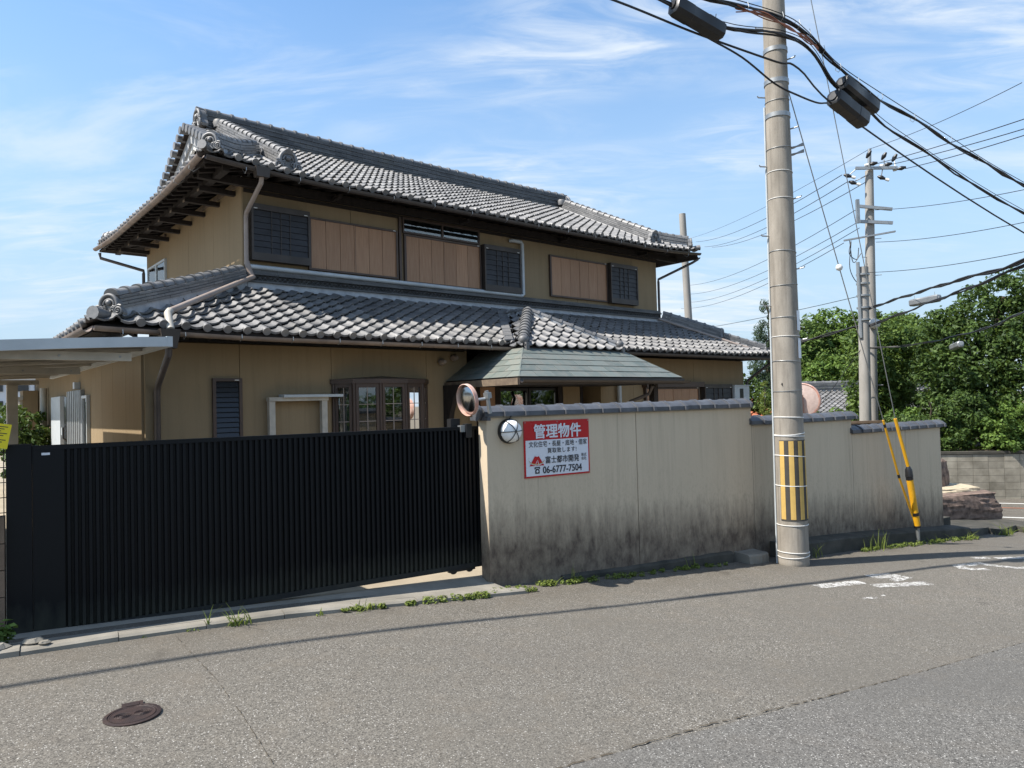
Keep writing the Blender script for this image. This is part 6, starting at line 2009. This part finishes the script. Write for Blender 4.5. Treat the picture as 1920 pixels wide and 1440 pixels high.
def blob_clumps(blobs, n_cl, cl_r, seed, shell=.72):
    rg = np.random.default_rng(seed); cs = []; rs = []
    vol = np.array([b[1][0] * b[1][1] * b[1][2] for b in blobs]) ** .67; vol /= vol.sum()
    for (c, r), f in zip(blobs, vol):
        k = max(3, int(n_cl * f))
        d_ = rg.normal(size=(k, 3)); d_ /= np.linalg.norm(d_, axis=1, keepdims=True)
        rad = rg.uniform(shell, 1.0, (k, 1)); inner = rg.random((k, 1)) < .15; rad = np.where(inner, rg.uniform(.2, shell, (k, 1)), rad)
        cs.append(np.asarray(c) + d_ * rad * np.asarray(r)); rs.append(cl_r * rg.uniform(.6, 1.3, k))
    return np.concatenate(cs), np.concatenate(rs)


def tree(name, label, base, blobs, n_cl, cl_r, n_leaf, leaf, m, trunk_r, seed, group, limbs=4, cat='tree', aspect=.5):
    base = Vec(base)
    o = thing(name, label, cat, Matrix.Translation(base), group)
    lb = [((Vec(c) - base)[:], r) for c, r in blobs]
    cs, rs = blob_clumps(lb, n_cl, cl_r, seed)
    vs, fs = leaves(cs, rs, n_leaf, leaf, seed=seed + 1, aspect=aspect)
    link('crown', np_mesh('crown', vs, fs, M[m]), o)
    rg = random.Random(seed)
    top = max(c[2] + r[2] * .5 for c, r in lb)
    mb = MB(); k = 7; pts = [Vec((rg.gauss(0, .05) * i * trunk_r * 3, rg.gauss(0, .05) * i * trunk_r * 3, top * i / k)) for i in range(k + 1)]
    mb.tube(pts, [trunk_r * (1.25 - i / k * 1.0) for i in range(k + 1)], 10)
    for j in range(limbs):
        c, r = lb[j % len(lb)]
        st = pts[2 + j % 3]; en = Vec(c) + Vec((rg.uniform(-.4, .4) * r[0], rg.uniform(-.4, .4) * r[1], rg.uniform(-.2, .3) * r[2]))
        mid = st.lerp(en, .5) + Vec((0, 0, -.08 * (en - st).length))
        mb.tube(dens([st, mid, en], 4), [trunk_r * .45 * (1 - i / 10) for i in range(9)], 7)
    mb.obj('trunk', M['bark'], o, 60)
    return o


gT = 'trees beyond the street corner'
tree('evergreen_tree', 'large dark rounded evergreen tree above the block retaining wall', (15.6, 22.6, -1.0),
     [((14.3, 22.2, 2.6), (1.5, 1.5, 1.5)), ((15.6, 22.4, 4.1), (1.5, 1.5, 1.25)), ((17.0, 22.3, 4.0), (1.7, 1.6, 1.35)), ((16.2, 21.4, 2.4), (2.0, 1.5, 1.5)), ((17.9, 22.0, 2.4), (1.6, 1.5, 1.7)), ((13.8, 22.0, 1.1), (1.1, 1.2, 1.0)), ((15.0, 21.0, .9), (1.6, 1.1, .9)), ((16.9, 21.0, .8), (1.5, 1.0, .9)), ((14.0, 22.6, 3.6), (.9, .9, .8))],
     860, .33, 74, .072, 'leaf_dark', .26, 21, gT, 7)
tree('evergreen_tree', 'lighter green broadleaf tree growing between the far poles and the large evergreen', (13.4, 25.6, -1.0),
     [((13.2, 25.4, 2.9), (1.3, 1.2, 1.5)), ((13.9, 25.6, 1.6), (1.5, 1.2, 1.3)), ((12.9, 25.2, 1.0), (1.0, 1.0, 1.1)), ((14.2, 26.0, 3.5), (1.2, 1.0, 1.0))],
     330, .34, 64, .08, 'leaf_mid', .18, 23, gT, 4)
tree('bush', 'yellow green leafy bush behind the last wall section', (13.0, 21.6, -1.0), [((12.7, 21.5, .35), (1.0, .6, .6)), ((13.5, 21.4, .1), (.8, .5, .5)), ((12.1, 21.9, .6), (.6, .5, .6))], 120, .22, 60, .07, 'leaf_light', .05, 25, gT, 3, 'bush')
tree('bush', 'bright green clipped bush hanging over the block retaining wall', (13.9, 19.9, -.2), [((13.9, 19.9, .75), (.75, .6, .75)), ((14.7, 19.8, .6), (.8, .6, .7)), ((13.5, 19.7, .35), (.5, .4, .35))], 130, .17, 70, .045, 'leaf_light', .05, 27, gT, 3, 'bush', .6)
tree('bush', 'dark leafy shrub spilling over the retaining wall beside the rocks', (12.1, 20.6, -.2), [((11.5, 20.5, .55), (.7, .5, .6)), ((12.4, 20.4, .5), (.8, .5, .55)), ((12.9, 20.5, 1.2), (.7, .5, .6))], 120, .18, 60, .055, 'leaf_dark', .05, 29, gT, 3, 'bush')
for i, (x, y, top, w_, lab, mm_) in enumerate(((17.3, 42, 6.4, 1.75, 'tall mid green tree left of the far poles', 'leaf_mid'), (19.6, 43, 7.0, 1.9, 'tall bright green tree directly behind the small distant pole', 'leaf_light'), (21.9, 42, 6.8, 1.9, 'tall mid green tree behind the far poles', 'leaf_mid'), (24.3, 44, 6.7, 2.0, 'feathery tall tree right of the far poles', 'leaf_mid'), (26.6, 45, 6.3, 2.0, 'tall tree half hidden by the large evergreen', 'leaf_mid'))):
    bl_ = [((x, y, top - 1.2), (w_ * .8, w_ * .8, 1.2)), ((x - .5, y - .3, top - 2.6), (w_, w_, 1.3)), ((x + .6, y - .4, top - 3.4), (w_ * 1.05, w_, 1.4)), ((x, y - .6, top - 5.0), (w_ * 1.1, w_, 1.3))]
    tree('broadleaf_tree', lab, (x, y, -1.0), bl_, 300, .42, 60, .12, mm_, .2, 40 + i, gT, 4)
tree('broadleaf_tree', 'dense bright green low tree behind the small distant pole', (18.3, 39, -1.0), [((17.4, 39, 2.6), (1.3, 1.1, 1.2)), ((18.9, 38.8, 2.2), (1.3, 1.1, 1.3)), ((20.2, 39.3, 2.4), (1.2, 1.1, 1.4))], 190, .36, 60, .12, 'leaf_light', .2, 51, gT, 3)
tree('conifer', 'dark blue green conifer rising between the house and the near pole', (13.1, 36, -1.2), [((13.1, 36, 5.9), (.35, .35, .9)), ((13.05, 36, 4.6), (.75, .7, .9)), ((13.1, 35.8, 3.3), (1.1, 1.0, .9)), ((13.0, 35.7, 2.0), (1.4, 1.2, 1.0)), ((13.0, 35.7, .8), (1.5, 1.2, 1.0))], 260, .26, 45, .10, 'leaf_conifer', .18, 61, gT, 3, 'tree', .22)
tree('bush', 'mixed green shrubs behind the house corner and street wall', (8.6, 22.5, -1.2), [((8.3, 22.6, .9), (.9, .7, 1.0)), ((7.6, 23.4, 1.4), (.9, .7, 1.1)), ((9.3, 23.4, .7), (.8, .6, .9))], 130, .26, 55, .075, 'leaf_dark', .08, 63, gT, 3, 'bush')
tree('young_conifer', 'small yellow green upright shrub behind the wall beside the near pole', (5.3, 14.9, -.1), [((5.3, 14.9, 1.85), (.07, .07, .25)), ((5.28, 14.9, 1.45), (.13, .12, .35)), ((5.3, 14.9, 1.0), (.16, .15, .4))], 60, .07, 34, .03, 'leaf_yellow', .03, 65, gT, 2, 'shrub', .25)
tree('bush', 'dark green bush behind the carport beside the side yard', (-10.5, 15.2, .1), [((-10.45, 15.2, 1.35), (.3, .5, .7)), ((-10.3, 15.4, .9), (.3, .5, .8)), ((-11.0, 15.6, 1.2), (.4, .5, .8))], 90, .2, 55, .06, 'leaf_dark', .05, 67, 'bushes in the side yard', 3, 'bush')
tree('bush', 'low green bushes between the near pole and the neighbouring house', (12.6, 27.4, -1.2), [((12.2, 27.3, .45), (.9, .5, .7)), ((13.6, 27.2, .5), (.9, .5, .7)), ((14.7, 27.4, .3), (.7, .5, .6))], 110, .22, 50, .075, 'leaf_light', .06, 69, gT, 3, 'bush')


# woods across the street, behind the photographer: what the windows look out on
wb = [((-26 + 6.2 * i + random.uniform(-1, 1), -15 - .55 * i + random.uniform(-1, 1), .9), (3.6, 2.6, 1.7 + random.uniform(-.5, .6))) for i in range(10)]
wb += [((34 + 5.5 * i, -19 + 2.2 * i * (1 + .12 * i), 2.0), (3.6, 3.0, 2.8)) for i in range(8)]
cs, rs = blob_clumps(wb, 1500, .8, 91)
vs, fs = leaves(cs, rs, 26, .26, seed=92)
tag(link('woodland', np_mesh('woodland', vs, fs, M['leaf_mid'])), 'belt of green trees across the street facing the house', 'trees', None, 'stuff')


def weed(label, s_, n_, h_, k, spread, seed, lean=.35, wd=.006, m='grass'):
    rg = random.Random(seed); vs = []; fs = []
    for i in range(k):
        a = rg.random() * 6.28; ln = h_ * rg.uniform(.45, 1.0); lx = rg.gauss(0, lean) * ln; ly = rg.gauss(0, lean) * ln
        x0, y0 = rg.gauss(0, spread), rg.gauss(0, spread * .35)
        wv = Vec((math.cos(a), math.sin(a), 0)) * wd * rg.uniform(.6, 1.3)
        prev = None
        for j in range(5):
            f = j / 4
            p = Vec((x0 + lx * f ** 1.7, y0 + ly * f ** 1.7, ln * (f - .28 * f * f * abs(lx + ly) / ln * 2)))
            w_ = wv * (1 - f ** 1.5) + wv * .03
            vs += [p - w_, p + w_]
            if j: q = len(vs); fs.append((q - 4, q - 3, q - 1, q - 2))
    mb = MB(); mb.add(vs, fs)
    o = mb.obj('weed', M[m], None, 0, WM @ Matrix.Translation((s_, n_, zr(s_) + .0)))
    return tag(o, label, 'weed', 'weeds along the kerb and wall')


weed('bright grass tuft with long blades in front of the gate', -2.57, -.43, .20, 34, .05, 1, .75)
weed('single leaning grass stem rooted at the kerb below the gate', -2.80, -.40, .22, 4, .015, 2, .5)
weed('tiny two leaved sprout on the kerb below the gate', -1.92, -.45, .09, 6, .012, 3, .5, .009)
weed('dry wispy tuft at the kerb below the gate', -1.52, -.44, .14, 22, .06, 4, .8, .004)
weed('tall thin grass stem at the foot of the wall', .92, -.20, .34, 7, .02, 5, .25, .005)
weed('short grass tuft at the wall foot below the notice', .62, -.22, .11, 16, .05, 6, .6)
weed('thin stems growing on the plinth beside the pole', 2.85, -.10, .24, 8, .05, 7, .3, .004)
weed('thin dark stems right of the pole foot', 4.95, -.36, .30, 12, .07, 8, .35, .005)
weed('tall seedy grass clump at the plinth left of the guy wires', 6.35, -.40, .42, 26, .16, 9, .3, .005)
weed('low grass at the foot of the yellow guy guard', 7.7, -.40, .16, 30, .18, 10, .6)
weed('green tuft at the end of the wall plinth', 9.0, -.38, .22, 26, .08, 11, .5)
weed('bright grass clump in front of the low rock', 10.5, -.28, .30, 40, .12, 12, .6)
weed('second bright grass clump at the street corner', 11.4, -.25, .28, 40, .14, 13, .7)
weed('small grass on the manhole side kerb below the gate post', -3.2, -.40, .06, 12, .03, 14, .8)
weed('little tuft at the kerb near the gate post', -2.95, -.41, .05, 12, .04, 15, .8)
# creeping ground cover along the kerb line
rg_ = np.random.default_rng(77); cs = []; rs = []
for (a, b, n0, n1, k, r_) in ((-1.75, -1.25, -.44, -.40, 14, .03), (-1.12, -1.02, -.44, -.41, 5, .03), (-.95, -.25, -.43, -.36, 40, .04), (-.2, .35, -.40, -.22, 26, .035), (.5, 1.9, -.24, -.14, 50, .04), (2.0, 3.4, -.20, -.10, 26, .03), (6.6, 9.2, -.46, -.34, 50, .045), (5.9, 6.7, -.42, -.34, 14, .04)):
    s_ = rg_.uniform(a, b, k); n_ = rg_.uniform(n0, n1, k)
    for q, w_ in zip(s_, n_): cs.append((q, w_, zr(q) + .025)); rs.append(r_ * rg_.uniform(.5, 1.2))
vs, fs = leaves(cs, rs, 26, .016, 1.0, .5, 5)
o = link('ground_cover', np_mesh('ground_cover', vs, fs, M['grass']), None, WM)
tag(o, 'low creeping green weeds along the kerb and wall foot', 'weeds', None, 'stuff')
# broad leaved plant at the gate post
cs = [(-4.13 + random.gauss(0, .06), -.20 + random.gauss(0, .03), zr(-4.1) + .10 + random.gauss(0, .03)) for _ in range(14)]
vs, fs = leaves(cs, [.05] * 14, 6, .035, 1.2, .6, 8)
tag(link('leafy_weed', np_mesh('leafy_weed', vs, fs, M['leaf_mid']), None, WM), 'broad leaved green weed at the foot of the gate post', 'weed')

# ================================================================== VALVE COVER IN THE ROAD
vc = thing('valve_cover', 'small rusty oval cast iron valve cover set in the asphalt', 'manhole cover', WM @ Matrix.Translation((-3.415, -1.925, zr(-3.415) + .004)) @ Matrix.Rotation(R(-4), 4, 'Z'))
mb = MB(); mb.lathe([(.001, -.02), (.142, -.02), (.145, .004), (.125, .007), (.122, .002), (.001, .002)], 40); mb.obj('frame', M['iron'], vc, 30)
mb = MB(); mb.box(-.055, .055, .11, .185, -.02, .006); mb.box(-.035, .035, .12, .165, .006, .009); mb.obj('hinge_plate', M['iron'], vc)
mb = MB(); mb.lathe([(.001, .0025), (.118, .0025), (.118, .006), (.112, .0062), (.110, .004), (.001, .004)], 36); mb.obj('lid', M['iron'], vc, 30)
for cx_ in (-.05, .05):
    for r_ in (.012, .022, .032, .042):
        mb = MB(); mb.tube([(cx_ + r_ * math.cos(2 * math.pi * k / 16), r_ * .9 * math.sin(2 * math.pi * k / 16), .0055) for k in range(17)], .0022, 5, False); mb.obj('raised_ring', M['iron'], vc)
